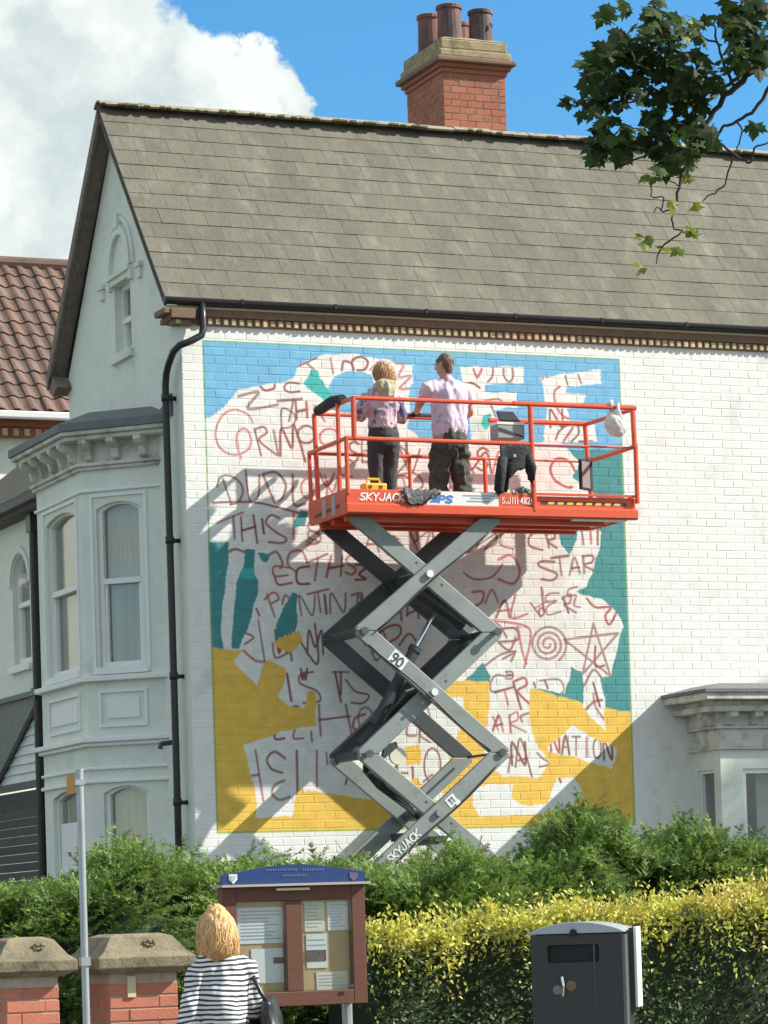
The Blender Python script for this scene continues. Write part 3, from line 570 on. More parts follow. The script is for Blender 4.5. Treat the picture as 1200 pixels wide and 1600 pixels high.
    for i, (o, a, e) in enumerate(((0, MX0, MX1), (2, MZ0, MZ1))):
        r = N.new('ShaderNodeMapRange'); r.clamp = False; r.inputs['From Min'].default_value = a; r.inputs['From Max'].default_value = e; L.new(sx.outputs[o], r.inputs['Value']); L.new(r.outputs[0], cx.inputs[i])
    ti = N.new('ShaderNodeTexImage'); ti.image = im; ti.extension = 'CLIP'; L.new(cx.outputs[0], ti.inputs['Vector'])
    n = N.new('ShaderNodeTexNoise'); n.inputs['Scale'].default_value = 7; n.inputs['Detail'].default_value = 6; L.new(g.outputs['Position'], n.inputs['Vector'])
    mr = N.new('ShaderNodeMapRange'); mr.inputs['From Min'].default_value = .3; mr.inputs['From Max'].default_value = .7; mr.inputs['To Min'].default_value = .88; mr.inputs['To Max'].default_value = 1.08; L.new(n.outputs['Fac'], mr.inputs['Value'])
    sc = N.new('ShaderNodeVectorMath'); sc.operation = 'SCALE'; L.new(ti.outputs['Color'], sc.inputs[0]); L.new(mr.outputs[0], sc.inputs['Scale'])
    mx = N.new('ShaderNodeMixRGB'); L.new(ti.outputs['Alpha'], mx.inputs['Fac']); L.new(prev, mx.inputs['Color1']); L.new(sc.outputs[0], mx.inputs['Color2']); L.new(mx.outputs[0], b.inputs['Base Color'])
    return m
m_paintbrick = mural_material()

# ------------------------------------------------------------------ ground
struct('ground', MB().box(-400, 400, -400, 900, -.62, -.14), m_ground)
struct('road', MB().box(-90, 90, -26.5, -17.42, -.132, -.12), m_tarmac)
struct('kerb', MB().box(-90, 90, -17.4, -17.25, -.13, 0.0), m_paving)
struct('pavement', MB().box(-90, 90, -17.245, -14.0, -.13, -.004), m_paving)
struct('forecourt', MB().box(-30, 30, -13.99, -.02, -.13, .01), m_tarmac)

# ------------------------------------------------------------------ the painted house
XE = 9.6                                                            # far end of the long wall
APY, APZ = 1.875, 10.083; EZ = 7.70; EY0, EY1 = -.075, 3.90
house = thing('painted_house', 'white brick house with steep grey tiled roof, canted bay and a mural on its wall', 'house', (0, 0, 0))
wall = MB().box(.281, XE, .0018, .30, 0, 7.62).box(.002, .2809, .0018, .0055, 0, 7.5).build('front_wall', m_paintbrick, house)
CH, BW = .0842, .2285
bl = []
for r in range(int(7.46/CH)):
    z = r*CH+CH/2; off = 0 if r % 2 else BW/2
    k = 0; x = 0.0
    if off: bl.append((BW/4+.002, rnd.uniform(-.0008, .0008), z, (.47, 1)))
    x = off
    while x < XE-.1:
        bl.append((x+BW/2, rnd.uniform(-.0008, .0006), z+rnd.uniform(-.0012, .0012), (rnd.uniform(.985, 1.0), rnd.uniform(.96, 1.0)))); x += BW
def bkey(p):
    vis = 2.7 < p[2] < 7.45 and (p[0] < .22 or (4.9 < p[0] < 7.6 and p[2] > 4.1) or (p[2] > 6.65 and p[0] < 2))
    return (0 if vis else 1, p[0]*.4+abs(p[2]-5))
lay('brick', chamfer_block(BW-.008, CH-.008, .010, .0032), m_paintbrick, wall, bl, 300, bkey)
# corner and cornice under the eaves: brown band, dentils, fascia
co = MB().box(-.05, XE, -.042, .02, 7.535, 7.612).build('brick_band', m_brownbrick, house)
MB().box(-.02, XE, -.016, .0, 7.452, 7.534).build('dentil_backing', m_brownbrick, house)
x = .215; dl = []
while x < 8.4:
    dl.append((x, -.038+rnd.uniform(-.004, .004), 7.493+rnd.uniform(-.002, .002), (rnd.uniform(.9, 1.08), rnd.uniform(.92, 1.05)))); x += .0835
lay('dentil', chamfer_block(.046, .062, .030, .004), m_dentil, co, dl)
MB().box(-.16, XE, -.046, -.002, 7.6125, 7.632).build('fascia', m_cream, house)
cc = MB()
cc.box(-.13, .13, -.10, .05, 7.50, 7.60); cc.box(-.10, .10, -.06, .06, 7.44, 7.4995); cc.box(-.20, .05, -.09, .22, 7.545, 7.605); cc.box(-.12, .05, -.05, .28, 7.49, 7.5445)
cc.build('corner_corbel', m_brownbrick, house, bevel=.008)
MB().box(-.07, -.02, -.0655, -.0605, 7.455, 7.49).build('dentil', m_dentil, house)
# gable wall
gf = Face((0, 3.75), (0, .006))                                       # u runs from the far side towards the corner
def gu(y): return 3.75-y
att = (gu(2.06), gu(1.53), 7.50, 8.235)
hole = [(att[0], att[2]), (att[1], att[2]), (att[1], att[3]), (att[0], att[3])]
gab = holed(gf, [(0, 0), (gf.w, 0), (gf.w, 7.55), (gu(APY), APZ-.12), (0, 7.55)], [hole], .28, 'gable_wall', m_gable, house)
def window(fc, u0, u1, z0, z1, zr, parent, rise=0, d=-.10, fr=.045, name='window', back=None, blinds=None, curtain=None):
    """a sash window set back in an opening: frame, two panes, meeting rail"""
    f = MB()
    f.obox(fc, u0, u0+fr, z0, z1, d-.05, d+.03); f.obox(fc, u1-fr, u1, z0, z1, d-.05, d+.03); f.obox(fc, u0+fr, u1-fr, z0, z0+fr*1.2, d-.05, d+.032)
    if rise:
        top = arch(u0+fr, u1-fr, z0, z1-.02, rise, 12)[2:]; poly = [(u1-fr, z1+.0), ]+[(u0+fr, z1+.0)]+top[::-1]
        f.prism([fc.p(u, z, d+.028) for u, z in poly], tuple(fc.n*-.07))
    else: f.obox(fc, u0+fr, u1-fr, z1-fr, z1, d-.05, d+.032)
    f.obox(fc, u0+fr, u1-fr, zr-.028, zr+.028, d-.045, d+.036)
    f.obox(fc, u0+fr, u0+fr+.03, z0+fr, zr-.028, d-.04, d+.012); f.obox(fc, u1-fr-.03, u1-fr, z0+fr, zr-.028, d-.04, d+.012)
    w = f.build(name, m_trimw, parent)
    MB().obox(fc, u0+fr, u1-fr, zr+.028, z1-.02, d-.022, d-.016).build('pane', m_glass, w if parent is house else parent)
    MB().obox(fc, u0+fr+.03, u1-fr-.03, z0+fr, zr-.028, d-.034, d-.028).build('pane', m_glass, w if parent is house else parent)
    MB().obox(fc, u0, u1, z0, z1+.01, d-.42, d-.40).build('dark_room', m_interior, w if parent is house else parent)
    return w
aw = window(gf, att[0]+.001, att[1]-.001, att[2]+.001, att[3]-.001, 7.86, house, fr=.055, d=-.11)
MB().obox(gf, att[0]-.06, att[1]+.06, att[2]-.09, att[2]-.002, -.02, .05).build('sill', m_gable, aw)
hd = MB()
hd.obox(gf, att[0]-.10, att[1]+.10, 8.30, 8.345, .0, .06); hd.obox(gf, att[0]-.06, att[1]+.06, 8.235, 8.2995, .0, .035)
for s in (att[0]-.13, att[1]+.05): hd.obox(gf, s, s+.08, 8.20, 8.2995, .0, .045)
hd.build('window_head', m_gable, aw)
# round arch moulding above the window
am = MB(); cu = (att[0]+att[1])/2
for r0, r1, dd in ((.30, .37, .045), (.41, .45, .03)):
    n = 16; zc = 8.36
    outer = [(cu+r1*math.cos(math.pi*i/n), zc+r1*1.25*math.sin(math.pi*i/n)) for i in range(n+1)]; inner = [(cu+r0*math.cos(math.pi*i/n), zc+r0*1.25*math.sin(math.pi*i/n)) for i in range(n+1)]
    for i in range(n):
        am.prism([gf.p(*outer[i], .0), gf.p(*outer[i+1], .0), gf.p(*inner[i+1], .0), gf.p(*inner[i], .0)], tuple(gf.n*dd))
am.obox(gf, cu-.05, cu+.05, 8.80, 8.95, 0.0, .06)
for s in (-1, 1):
    am.obox(gf, cu+s*.62-.08, cu+s*.62+.08, 8.27, 8.32, 0, .05); am.obox(gf, cu+s*.62-.055, cu+s*.62+.055, 8.16, 8.2695, 0, .035)
am.build('arch_moulding', m_gable, house, kind='stuff')
# roof: two slabs, tiles on the near slope
rf = MB()
sl = np.array([0, APY-EY0, APZ-EZ]); L = np.linalg.norm(sl); sl = sl/L; nn = np.array([0, -sl[2], sl[1]])
def rp(x, s, h): return tuple(np.array([x, EY0, EZ])+sl*s+nn*h)
rf.prism([rp(-.17, 0, 0), rp(-.17, L, 0), rp(-.17, L, -.05), rp(-.17, 0, -.05)], (XE+.17, 0, 0))
sl2 = np.array([0, APY-EY1, APZ-EZ+.05]); 
rf.prism([(-.17, APY, APZ-.002), (-.17, EY1, EZ-.05), (-.17, EY1, EZ-.11), (-.17, APY, APZ-.072)], (XE+.17, 0, 0))
roof = rf.build('roof', m_tile_under, house)
GA = L/13.0; TW = .25
tl = []
for r in range(13):
    off = 0 if r % 2 else TW/2; x = -.185+(-off if off else 0)
    while x < XE-.2:
        x0 = max(x, -.185); x1 = x+TW
        if x1-x0 > .05: tl.append(((x0+x1)/2, r, (x1-x0-.0025)/TW))
        x += TW
def tile_mesh(full):
    # local: x width, y up the slope (along sl), z off the slope; tail at y=0
    t, h = .017, GA*1.28
    V = [(-.5*TW, 0, .010), (.5*TW, 0, .010), (.5*TW, h, .002), (-.5*TW, h, .002), (-.5*TW, 0, -.003), (.5*TW, 0, -.003), (.5*TW, h, -.012), (-.5*TW, h, -.012)]
    Fc = [(0,1,2,3), (0,4,5,1), (1,5,6,2), (3,7,4,0), (4,7,6,5)]
    return V, Fc
V, Fc = tile_mesh(1); tm = bpy.data.meshes.new('roof_tile'); tm.from_pydata(V, [], Fc); tm.materials.append(m_tile); tm.update()
RM = Matrix(((1, 0, 0), (0, sl[1], nn[1]), (0, sl[2], nn[2])))
tl.sort(key=lambda q: (q[0] > 7.6, q[0]+q[1]*.05)); rest = MB()
for i, (x, r, sx) in enumerate(tl):
    P = np.array(rp(x, r*GA-.012, .004+rnd.uniform(0, .003))); tw = rnd.uniform(-.006, .006)
    if i < 300:
        o = bpy.data.objects.new('roof_tile', tm); col.objects.link(o); o.parent = roof; o.location = Vector(P)-house.location
        o.rotation_euler = (RM @ Matrix.Rotation(tw, 3, 'Y')).to_euler(); o.scale = (sx, 1, 1)
    else:
        rest.add([tuple(P+np.array(RM @ Vector((v[0]*sx, v[1], v[2])))) for v in V], Fc)
rest.build('roof_tile', m_tile, roof, kind='stuff')
x = -.19; ms = MB()
while x < XE-.3:
    w = .45; a = MB(); pr_ = []
    dz = rnd.uniform(-.006, .006)
    for k in range(7):
        an = R(-52+104*k/6); pr_.append((x, APY+.155*math.sin(an), APZ-.075+dz+.15*math.cos(an)))
    inn = [(p[0], APY+(p[1]-APY)*.86, p[2]-.018) for p in pr_[::-1]]
    a.prism(pr_+inn, (w-.008, 0, 0)); a.build('ridge_tile', m_ridge, roof, smooth=False)
    for _ in range(5 if x < 3 else 2):
        mx_ = x+rnd.uniform(0, w); rr = rnd.uniform(.015, .035)
        ms.tube([(mx_, APY-.125, APZ+.012+dz), (mx_+rr*2, APY-.13, APZ+.008+dz)], [rr*.7, rr*.9], 6)
    x += w
ms.build('moss', m_moss, roof, kind='stuff')
# verges: the bargeboards and their soffit
vb = MB()
vb.prism([rp(-.175, -.02, -.051), rp(-.175, L-.02, -.051), rp(-.175, L-.05, -.085), rp(-.175, -.02, -.085)], (.025, 0, 0))
vb.build('bargeboard', m_tile_under, house)
vb = MB()
vb.prism([(-.195, APY+.0, APZ-.01), (-.195, EY1+.03, EZ-.08), (-.195, EY1+.03, EZ-.25), (-.195, APY+.01, APZ-.18)], (.03, 0, 0))
vb.prism([(-.164, APY+.02, APZ-.10), (-.164, EY1, EZ-.14), (-.164, EY1, EZ-.17), (-.164, APY+.02, APZ-.13)], (.163, 0, 0))
vb.prism([(-.17, EY1-.12, EZ-.12), (-.17, EY1+.02, EZ-.27), (-.17, EY1-.10, EZ-.33), (-.17, EY1-.28, EZ-.26)], (.168, 0, 0))
vb.build('bargeboard', mat('brown_bargeboard', (.20, .155, .13), .85, var=.25, vscale=9, var2=.2, v2scale=30, bump=.004, bscale=40), house)
# gutter and downpipe
g = MB(); pr_ = []
for k in range(9):
    an = math.pi+math.pi*k/8; pr_.append((-.19, -.082+.043*math.cos(an), 7.690+.055*math.sin(an)))
pr_ += [(-.19, -.0395, 7.704), (-.19, -.1245, 7.704)]
g.prism(pr_, (XE+.19, 0, 0))
for x in np.arange(.6, XE, 1.0): g.box(x, x+.03, -.130, -.042, 7.66, 7.709)
gut = g.build('gutter', m_black, house, smooth=False)
dp = MB()
dp.tube([(.20, -.085, 7.66), (.20, -.10, 7.50), (.195, -.12, 7.40), (.17, -.13, 7.33), (.06, -.135, 7.27), (-.06, -.12, 7.22), (-.10, -.05, 7.17), (-.105, .08, 7.08), (-.105, .17, 6.99), (-.105, .205, 6.88), (-.105, .21, 6.5), (-.105, .21, 3.0), (-.105, .21, .05)], .036, 10)
for z in (6.72, 5.3, 3.95, 2.7): dp.tube([(-.105, .21, z), (-.105, .21, z+.07)], .046, 10); dp.box(-.10, .002, .19, .23, z+.01, z+.05)
dp.build('downpipe', m_black, house, smooth=True)
cp = MB().tube([(.0, .52, 3.35), (-.16, .50, 3.33), (-.17, .50, 3.28)], .028, 8)
cp.build('overflow_pipe', m_dgrey, house)
# ---- two-storey canted bay on the gable wall
BP = [(0, .80), (-.62, 1.42), (-.62, 3.02), (0, 3.64)]
def foot(d):
    k = d*math.tan(R(22.5))
    return [(0.001, .80-d*1.414), (-.62-d, 1.42-k), (-.62-d, 3.02+k), (0.001, 3.64+d*1.414)]
bay = MB().zprism(foot(-.10), 0.02, 2.2).zprism(foot(-.34), 2.2, 6.6).build('bay_window', m_gable, house)
fcant = Face(BP[1], BP[0]); ffront = Face(BP[2], BP[1]); fback = Face(BP[3], BP[2])
def bay_face(fc, u0, u1, low_z0):
    up = arch(u0, u1, 4.16, 5.845, .07); lo = arch(u0, u1, 1.2, 2.95, .07)
    holed(fc, [(0, .03), (fc.w, .03), (fc.w, 6.25), (0, 6.25)], [up, lo], .16, 'bay_wall', m_gable, bay)
    for (z0, z1, zr) in ((4.16, 5.845, 5.04), (1.2, 2.95, 2.1)):
        window(fc, u0+.002, u1-.002, z0+.002, z1-.002, zr, bay, rise=.07, d=-.075, name='sash_window')
        MB().obox(fc, u0-.05, u1+.05, z0-.07, z0-.002, -.03, .035).build('sill', m_trimw, bay)
    pn = MB()
    for a, b, c, e in ((u0-.02, u1+.02, 3.55, 3.93),):
        for q in ((a, b, c, c+.03), (a, b, e-.03, e), (a, a+.03, c+.03, e-.03), (b-.03, b, c+.03, e-.03)): pn.obox(fc, *q, -.01, .022)
        pn.obox(fc, a+.09, b-.09, c+.09, e-.09, -.01, .014)
    pn.build('panel_moulding', m_trimw, bay)
    ar = MB()
    for a, b in ((u0-.07, u0-.035), (u1+.035, u1+.07)): ar.obox(fc, a, b, 4.10, 5.90, -.01, .018)
    ar.obox(fc, u0-.07, u1+.07, 5.9, 5.93, -.01, .022)
    ar.build('architrave', m_trimw, bay)
bay_face(fcant, .155, .665, 0); bay_face(ffront, .30, 1.36, 0); bay_face(fback, .155, .665, 0)
# curtains and vertical blinds
for fc, u0, u1, blind in ((fcant, .17, .65, True), (ffront, .32, 1.34, False)):
    MB().obox(fc, u0+.03, u1-.03, 5.05, 5.83, -.17, -.16).build('net_curtain', m_curtain, bay)
    MB().obox(fc, u0+.03, u1-.03, 1.3, 2.93, -.17, -.16).build('net_curtain', m_curtain, bay)
    n = 8 if blind else 6
    for i in range(n):
        u = u0+.05+(u1-u0-.1)*(i+.5)/n; w = (u1-u0-.1)/n*.36
        s = MB(); s.prism([fc.p(u-w, 4.2, -.15), fc.p(u+w, 4.2, -.18), fc.p(u+w, 5.045, -.18), fc.p(u-w, 5.045, -.15)], tuple(fc.n*.004)); s.build('blind_slat', m_blind, bay)
for z0, z1, d in ((4.02, 4.075, .075), (3.40, 3.45, .09), (3.36, 3.3995, .05), (3.12, 3.15, .03), (2.985, 3.02, .035), (5.955, 5.985, .03), (6.18, 6.215, .045), (6.2155, 6.25, .075)):
    MB().zprism(foot(d), z0, z1).build('string_course', m_trimw if z0 < 6 else m_stonew, bay, bevel=.008)
MB().zprism(foot(.02), 6.2505, 6.47).build('frieze', m_stonew, bay)
cn = MB().zprism(foot(.20), 6.47, 6.515).zprism(foot(.25), 6.5155, 6.56); cn.build('cornice', m_stonew, bay, bevel=.01)
def bracket(fc, u):
    b = MB(); prof = [(0, 6.469), (.19, 6.469), (.19, 6.43), (.15, 6.395), (.09, 6.37), (.075, 6.33), (.06, 6.285), (.0, 6.26)]
    b.prism([fc.p(u-.04, z, .02+d) for d, z in prof], tuple(fc.u*.08)); b.build('bracket', m_stonew, bay)
for u in (.12, .43, .74): bracket(fcant, u)
for u in (.12, .46, .80, 1.14, 1.48): bracket(ffront, u)
bracket(fback, .43)
ld = MB(); o = foot(.27); i_ = foot(-.12); 
P = [(x, y, 6.5605) for x, y in o]+[(x, y, 6.64) for x, y in o]+[(x, y, 6.80) for x, y in i_]
ld.add(P, [(0,1,5,4), (1,2,6,5), (2,3,7,6), (4,5,9,8), (5,6,10,9), (6,7,11,10), (8,9,10,11), (3,2,1,0), (0,4,8,11,7,3)])
ld.build('lead_roof', m_lead, bay)
MB().prism([(-.004, .30, 6.82), (-.004, .95, 6.60), (-.004, .30, 6.60)], (-.02, 0, 0)).build('lead_flashing', m_lead, house)
# ---- single bay on the mural wall, right
bay2 = MB().box(9.08, 9.195, -.53, -.004, 0.02, 3.15).box(6.2, 9.07, -.20, -.004, .02, 3.15).build('bay_window', m_gable, house)
SX = 5.54
fs = Face((SX, 0), (SX, -.63)); fr_ = Face((SX, -.64), (9.2, -.64))
holed(fs, [(0, .03), (fs.w, .03), (fs.w, 3.16), (0, 3.16)], [[(.16, .9), (.50, .9), (.50, 2.955), (.16, 2.955)]], .10, 'bay_wall', m_gable, bay2)
holed(fr_, [(.002, .03), (fr_.w, .03), (fr_.w, 3.16), (.002, 3.16)], [[(.26, .9), (1.35, .9), (1.35, 2.955), (.26, 2.955)], [(1.6, .9), (2.7, .9), (2.7, 2.955), (1.6, 2.955)]], .10, 'bay_wall', m_gable, bay2)
window(fs, .162, .498, .902, 2.953, 1.75, bay2, d=-.05, fr=.03, name='sash_window'); window(fr_, .262, 1.348, .902, 2.953, 1.75, bay2, d=-.05, fr=.045, name='sash_window'); window(fr_, 1.602, 2.698, .902, 2.953, 1.75, bay2, d=-.05, fr=.045, name='sash_window')
def foot2(d): return [(SX-d, .001), (SX-d, -.64-d), (9.2, -.64-d), (9.2, .001)]
for z0, z1, d, m in ((3.155, 3.18, .04, m_stonew), (3.1805, 3.37, .015, m_stonew), (3.3705, 3.40, .05, m_stonew), (3.4005, 3.54, .03, m_stonew), (3.5405, 3.60, .20, m_stonew), (3.6005, 3.655, .16, m_stonew), (3.6555, 3.73, .30, m_stonew)):
    MB().zprism(foot2(d), z0, z1).build('cornice', m, bay2, bevel=.008)
ld = MB(); o = foot2(.32); i_ = foot2(-.05); P = [(x, y, 3.7305) for x, y in o]+[(x, y, 3.765) for x, y in o]+[(x, y, 3.85) for x, y in i_]
ld.add(P, [(0,1,5,4), (1,2,6,5), (4,5,9,8), (5,6,10,9), (8,9,10,11), (2,3,7,11,10,6), (3,2,1,0), (0,4,8,11,7,3)])
ld.build('lead_roof', m_lead, bay2)
for u in (.05, .34, .62): 
    b = MB(); b.prism([fr_.p(u, z, .03+d) for d, z in [(0, 3.54), (.15, 3.54), (.14, 3.49), (.06, 3.45), (.03, 3.41), (0, 3.405)]], tuple(fr_.u*.09)); b.build('bracket', m_stonew, bay2)
b = MB(); b.prism([fs.p(.5, z, .03+d) for d, z in [(0, 3.54), (.15, 3.54), (.14, 3.49), (.06, 3.45), (.03, 3.41), (0, 3.405)]], tuple(fs.u*.09)); b.build('bracket', m_stonew, bay2)
# ---- chimney on the ridge
ch0, ch1, cy0, cy1 = 3.835, 4.60, 1.985, 2.98
stack = MB().box(ch0+.006, ch1-.006, cy0+.006, cy1-.006, 9.2, 11.0).build('chimney', m_mortar, house)
bf = []; bs = []
for r in range(22):
    z = 9.93+r*.0405+.02 if False else 9.85+r*.076
    if z > 10.78: break
    off = r % 2
    n = 4; w = (ch1-ch0)/n
    if off:
        for k in range(n): bf.append((ch0+w*(k+.5), cy0-.0+rnd.uniform(-.002, .002), z, (1, 1)))
    else:
        for k in range(n-1): bf.append((ch0+w*(k+1), cy0+rnd.uniform(-.002, .002), z, (1, 1)))
        bf += [(ch0+w*.25, cy0, z, (.46, 1)), (ch1-w*.25, cy0, z, (.46, 1))]
    n2 = 5; w2 = (cy1-cy0)/n2
    if off:
        for k in range(n2): bs.append((ch0+rnd.uniform(-.002, .002), cy0+w2*(k+.5), z, (1, 1)))
    else:
        for k in range(n2-1): bs.append((ch0+rnd.uniform(-.002, .002), cy0+w2*(k+1), z, (1, 1)))
        bs += [(ch0, cy0+w2*.25, z, (.46, 1)), (ch0, cy1-w2*.25, z, (.46, 1))]
lay('brick', chamfer_block((ch1-ch0)/4-.008, .068, .02, .003), m_redbrick, stack, bf, 300)
lay('brick', chamfer_block((cy1-cy0)/5-.008, .068, .02, .003), m_redbrick, stack, bs, 300, rotz=R(-90))
def ring(d, z0, z1): return MB().box(ch0-d, ch1+d, cy0-d, cy1+d, z0, z1)
ring(.02, 10.80, 10.85).build('corbel', m_redbrick, stack, bevel=.006); ring(.05, 10.8505, 10.90).build('corbel', m_redbrick, stack, bevel=.006); ring(.10, 10.9005, 10.96).build('corbel', m_brownbrick, stack, bevel=.015)
ring(.055, 10.9605, 11.05).build('cap', m_stone, stack, bevel=.02); ring(.025, 11.0505, 11.17).build('cap', m_stone, stack, bevel=.02)
ring(.06, 9.9, 10.075).build('flashing', m_lead, stack)
cap = MB(); o = [(ch0-.02, cy0-.02), (ch1+.02, cy0-.02), (ch1+.02, cy1+.02), (ch0-.02, cy1+.02)]
P = [(x, y, 11.1705) for x, y in o]+[(x+(.12 if x < 4.2 else -.12), y+(.12 if y < 2.4 else -.12), 11.225) for x, y in o]
cap.add(P, [(0,1,5,4), (1,2,6,5), (2,3,7,6), (3,0,4,7), (4,5,6,7), (3,2,1,0)]); cap.build('flaunching', m_stone, stack)
def pot(x, y, h, r):
    MB().lathe((x, y, 11.20), [(r*1.05, 0), (r*1.02, .03), (r*.98, h*.5), (r*.95, h-.05), (r*1.06, h-.045), (r*1.07, h-.01), (r*.98, h), (r*.8, h), (r*.78, h-.1)], 18).build('chimney_pot', m_pot, stack, smooth=False)
pot(4.02, 2.17, .395, .138); pot(4.40, 2.17, .37, .132); pot(4.0, 2.66, .42, .135); pot(4.36, 2.66, .36, .125)
MB().tube([(4.46, 2.03, 11.40), (4.47, 2.02, 11.35), (4.48, 2.025, 11.38)], .012, 6).build('pot_loop', m_pot, stack)

# ---- lower wing beyond the bay (part of the same house)
wf = Face((0.0, 9.5), (0.0, 3.76))
def wu(y): return 9.5-y
wing = holed(wf, [(0, 4.16), (wf.w, 4.16), (wf.w, 6.28), (0, 6.28)], [arch(wu(6.16), wu(5.46), 4.60, 5.86, .35, 12)], .25, 'wing_wall', m_gable, house)
window(wf, wu(6.155), wu(5.465), 4.602, 5.855, 5.29, house, rise=.30, d=-.09, fr=.05)
MB().obox(wf, wu(6.25), wu(5.38), 4.50, 4.575, -.02, .06).build('sill', m_trimw, house)
ng = MB(); n = 14; cu = wu(5.81)
for i in range(n):
    a0, a1 = math.pi*i/n, math.pi*(i+1)/n
    ng.prism([wf.p(cu+.44*math.cos(a), 5.51+.44*math.sin(a), 0) for a in (a0, a1)]+[wf.p(cu+.37*math.cos(a), 5.51+.37*math.sin(a), 0) for a in (a1, a0)], tuple(wf.n*.03))
ng.build('arch_moulding', m_gable, house)
wr = MB(); wr.prism([(-.27, 3.95, 6.42), (2.2, 3.95, 8.3), (2.2, 3.95, 8.24), (-.27, 3.95, 6.36)], (0, 5.6, 0)); wr.build('wing_roof', m_tile, house)
MB().box(-.30, -.22, 3.95, 9.5, 6.30, 6.38).build('gutter', m_dgrey, house); MB().box(-.22, -.001, 3.95, 9.5, 6.24, 6.30).build('soffit', m_tile_under, house)
MB().tube([(-.07, 5.0, 6.25), (-.07, 5.02, 5.9), (-.07, 5.02, 4.3), (-.07, 5.02, .05)], .05, 10).box(-.13, -.002, 4.93, 5.11, 6.02, 6.24).box(-.125, -.002, 4.95, 5.10, 4.12, 4.25).build('downpipe', m_black, house, smooth=False)
# lean-to roof over the clapboarded passage
lt = MB(); lt.prism([(-.05, 5.0, 4.20), (-.05, 9.4, 4.14), (-.05, 9.4, 2.0), (-.05, 5.10, 4.05)], (-.05, 0, 0))
lt.build('lean_to_roof', m_lead, house)
MB().box(-.14, -.002, 4.9, 9.4, 4.161, 4.22).build('lean_to_flashing', m_lead, house)
for i in range(9):
    z = 3.22+i*.105
    o = MB().prism([(-.03, 4.95, z), (-.008, 4.95, z+.103), (0.02, 4.95, z+.103), (0.02, 4.95, z)], (0, 4.4, 0)).build('clapboard', m_clap, house)
MB().box(-.06, .02, 4.95, 9.4, 3.14, 3.2195).build('beam', m_dgrey, house)
for i in range(30):
    z = .03+i*.103
    MB().box(-.022+rnd.uniform(-.003, .003), .02, 4.95, 9.4, z, z+.097).build('cladding_board', m_darkclad, house)

# ------------------------------------------------------------------ the neighbouring house, left behind
nb = thing('neighbouring_house', 'white house with a brown pantiled roof behind the painted house, at the left edge', 'house', (-2, 10.5, 0))
nw = MB().box(-6, 2.9, 10.15, 15.5, -.1, 8.0).build('wall', m_gable, nb)
MB().box(-6.05, 2.95, 10.05, 10.149, 7.92, 8.06).box(-6.05, 2.95, 9.98, 10.149, 8.0605, 8.2).build('brick_band', m_redbrick, nb)
x = -1.5
while x < 2.9:
    MB().box(x, x+.07, 10.02, 10.049, 7.94, 8.03).build('dentil', m_dentil, nb); x += .15
e0 = np.array([0, 9.9, 8.25]); e1 = np.array([0, 12.6, 10.75]); nsl = (e1-e0)/np.linalg.norm(e1-e0); NL = np.linalg.norm(e1-e0); nnn = np.array([0, -nsl[2], nsl[1]])
nrf = MB(); nrf.prism([tuple(np.array([-6.1, 0, 0])+e0), tuple(np.array([-6.1, 0, 0])+e1), (-6.1, 15.6, 8.25), (-6.1, 15.6, 8.15), (-6.1, 12.6, 10.6), (-6.1, 9.9, 8.15)], (9.1, 0, 0))
nroof = nrf.build('roof', m_tile_under, nb)
MB().box(-6.1, 2.96, 9.80, 9.90, 8.13, 8.23).build('gutter', m_whitepl, nb, bevel=.02)
NR = 12; NG = NL/NR; NT = .215
V = []; Fp = []; ns = 7                                            # one pantile: an S-shaped sheet
for j, y in enumerate((-.02, NG*1.12)):
    for lay_ in (0, -.014):
        for i in range(ns):
            u = i/(ns-1); V.append(((u-.5)*NT*1.06, y, (.030 if j == 0 else .006)+.022*math.sin(u*2*math.pi+.6)+lay_))
for i in range(ns-1):
    Fp += [(i, i+1, 2*ns+i+1, 2*ns+i), (i, ns+i, ns+i+1, i+1), (ns+i, 3*ns+i, 3*ns+i+1, ns+i+1)]
pm = bpy.data.meshes.new('pantile'); pm.from_pydata(V, [], Fp); pm.materials.append(m_nbtile); pm.update()
for p in pm.polygons: p.use_smooth = False
NM = Matrix(((1, 0, 0), (0, nsl[1], nnn[1]), (0, nsl[2], nnn[2])))
pl = [(x, r) for r in range(NR) for x in np.arange(2.8, -4.2, -NT)]
pl.sort(key=lambda q: abs(q[0]-1.6)); rest = MB()
for i, (x, r) in enumerate(pl):
    P = np.array([x+rnd.uniform(-.006, .006), 0, 0])+e0+nsl*(r*NG)+nnn*rnd.uniform(0, .006)
    if i < 280:
        o = bpy.data.objects.new('pantile', pm); col.objects.link(o); o.parent = nroof; o.location = Vector(P)-wloc(nroof); o.rotation_euler = (NM @ Matrix.Rotation(rnd.uniform(-.02, .02), 3, 'Y')).to_euler()
    else: rest.add([tuple(P+np.array(NM @ Vector(v))) for v in V], Fp)
rest.build('pantile', m_nbtile, nroof, kind='stuff')
MB().tube([(-6.1, 12.6, 10.76), (3.0, 12.6, 10.76)], .10, 10).build('ridge_tile', m_nbtile, nroof)
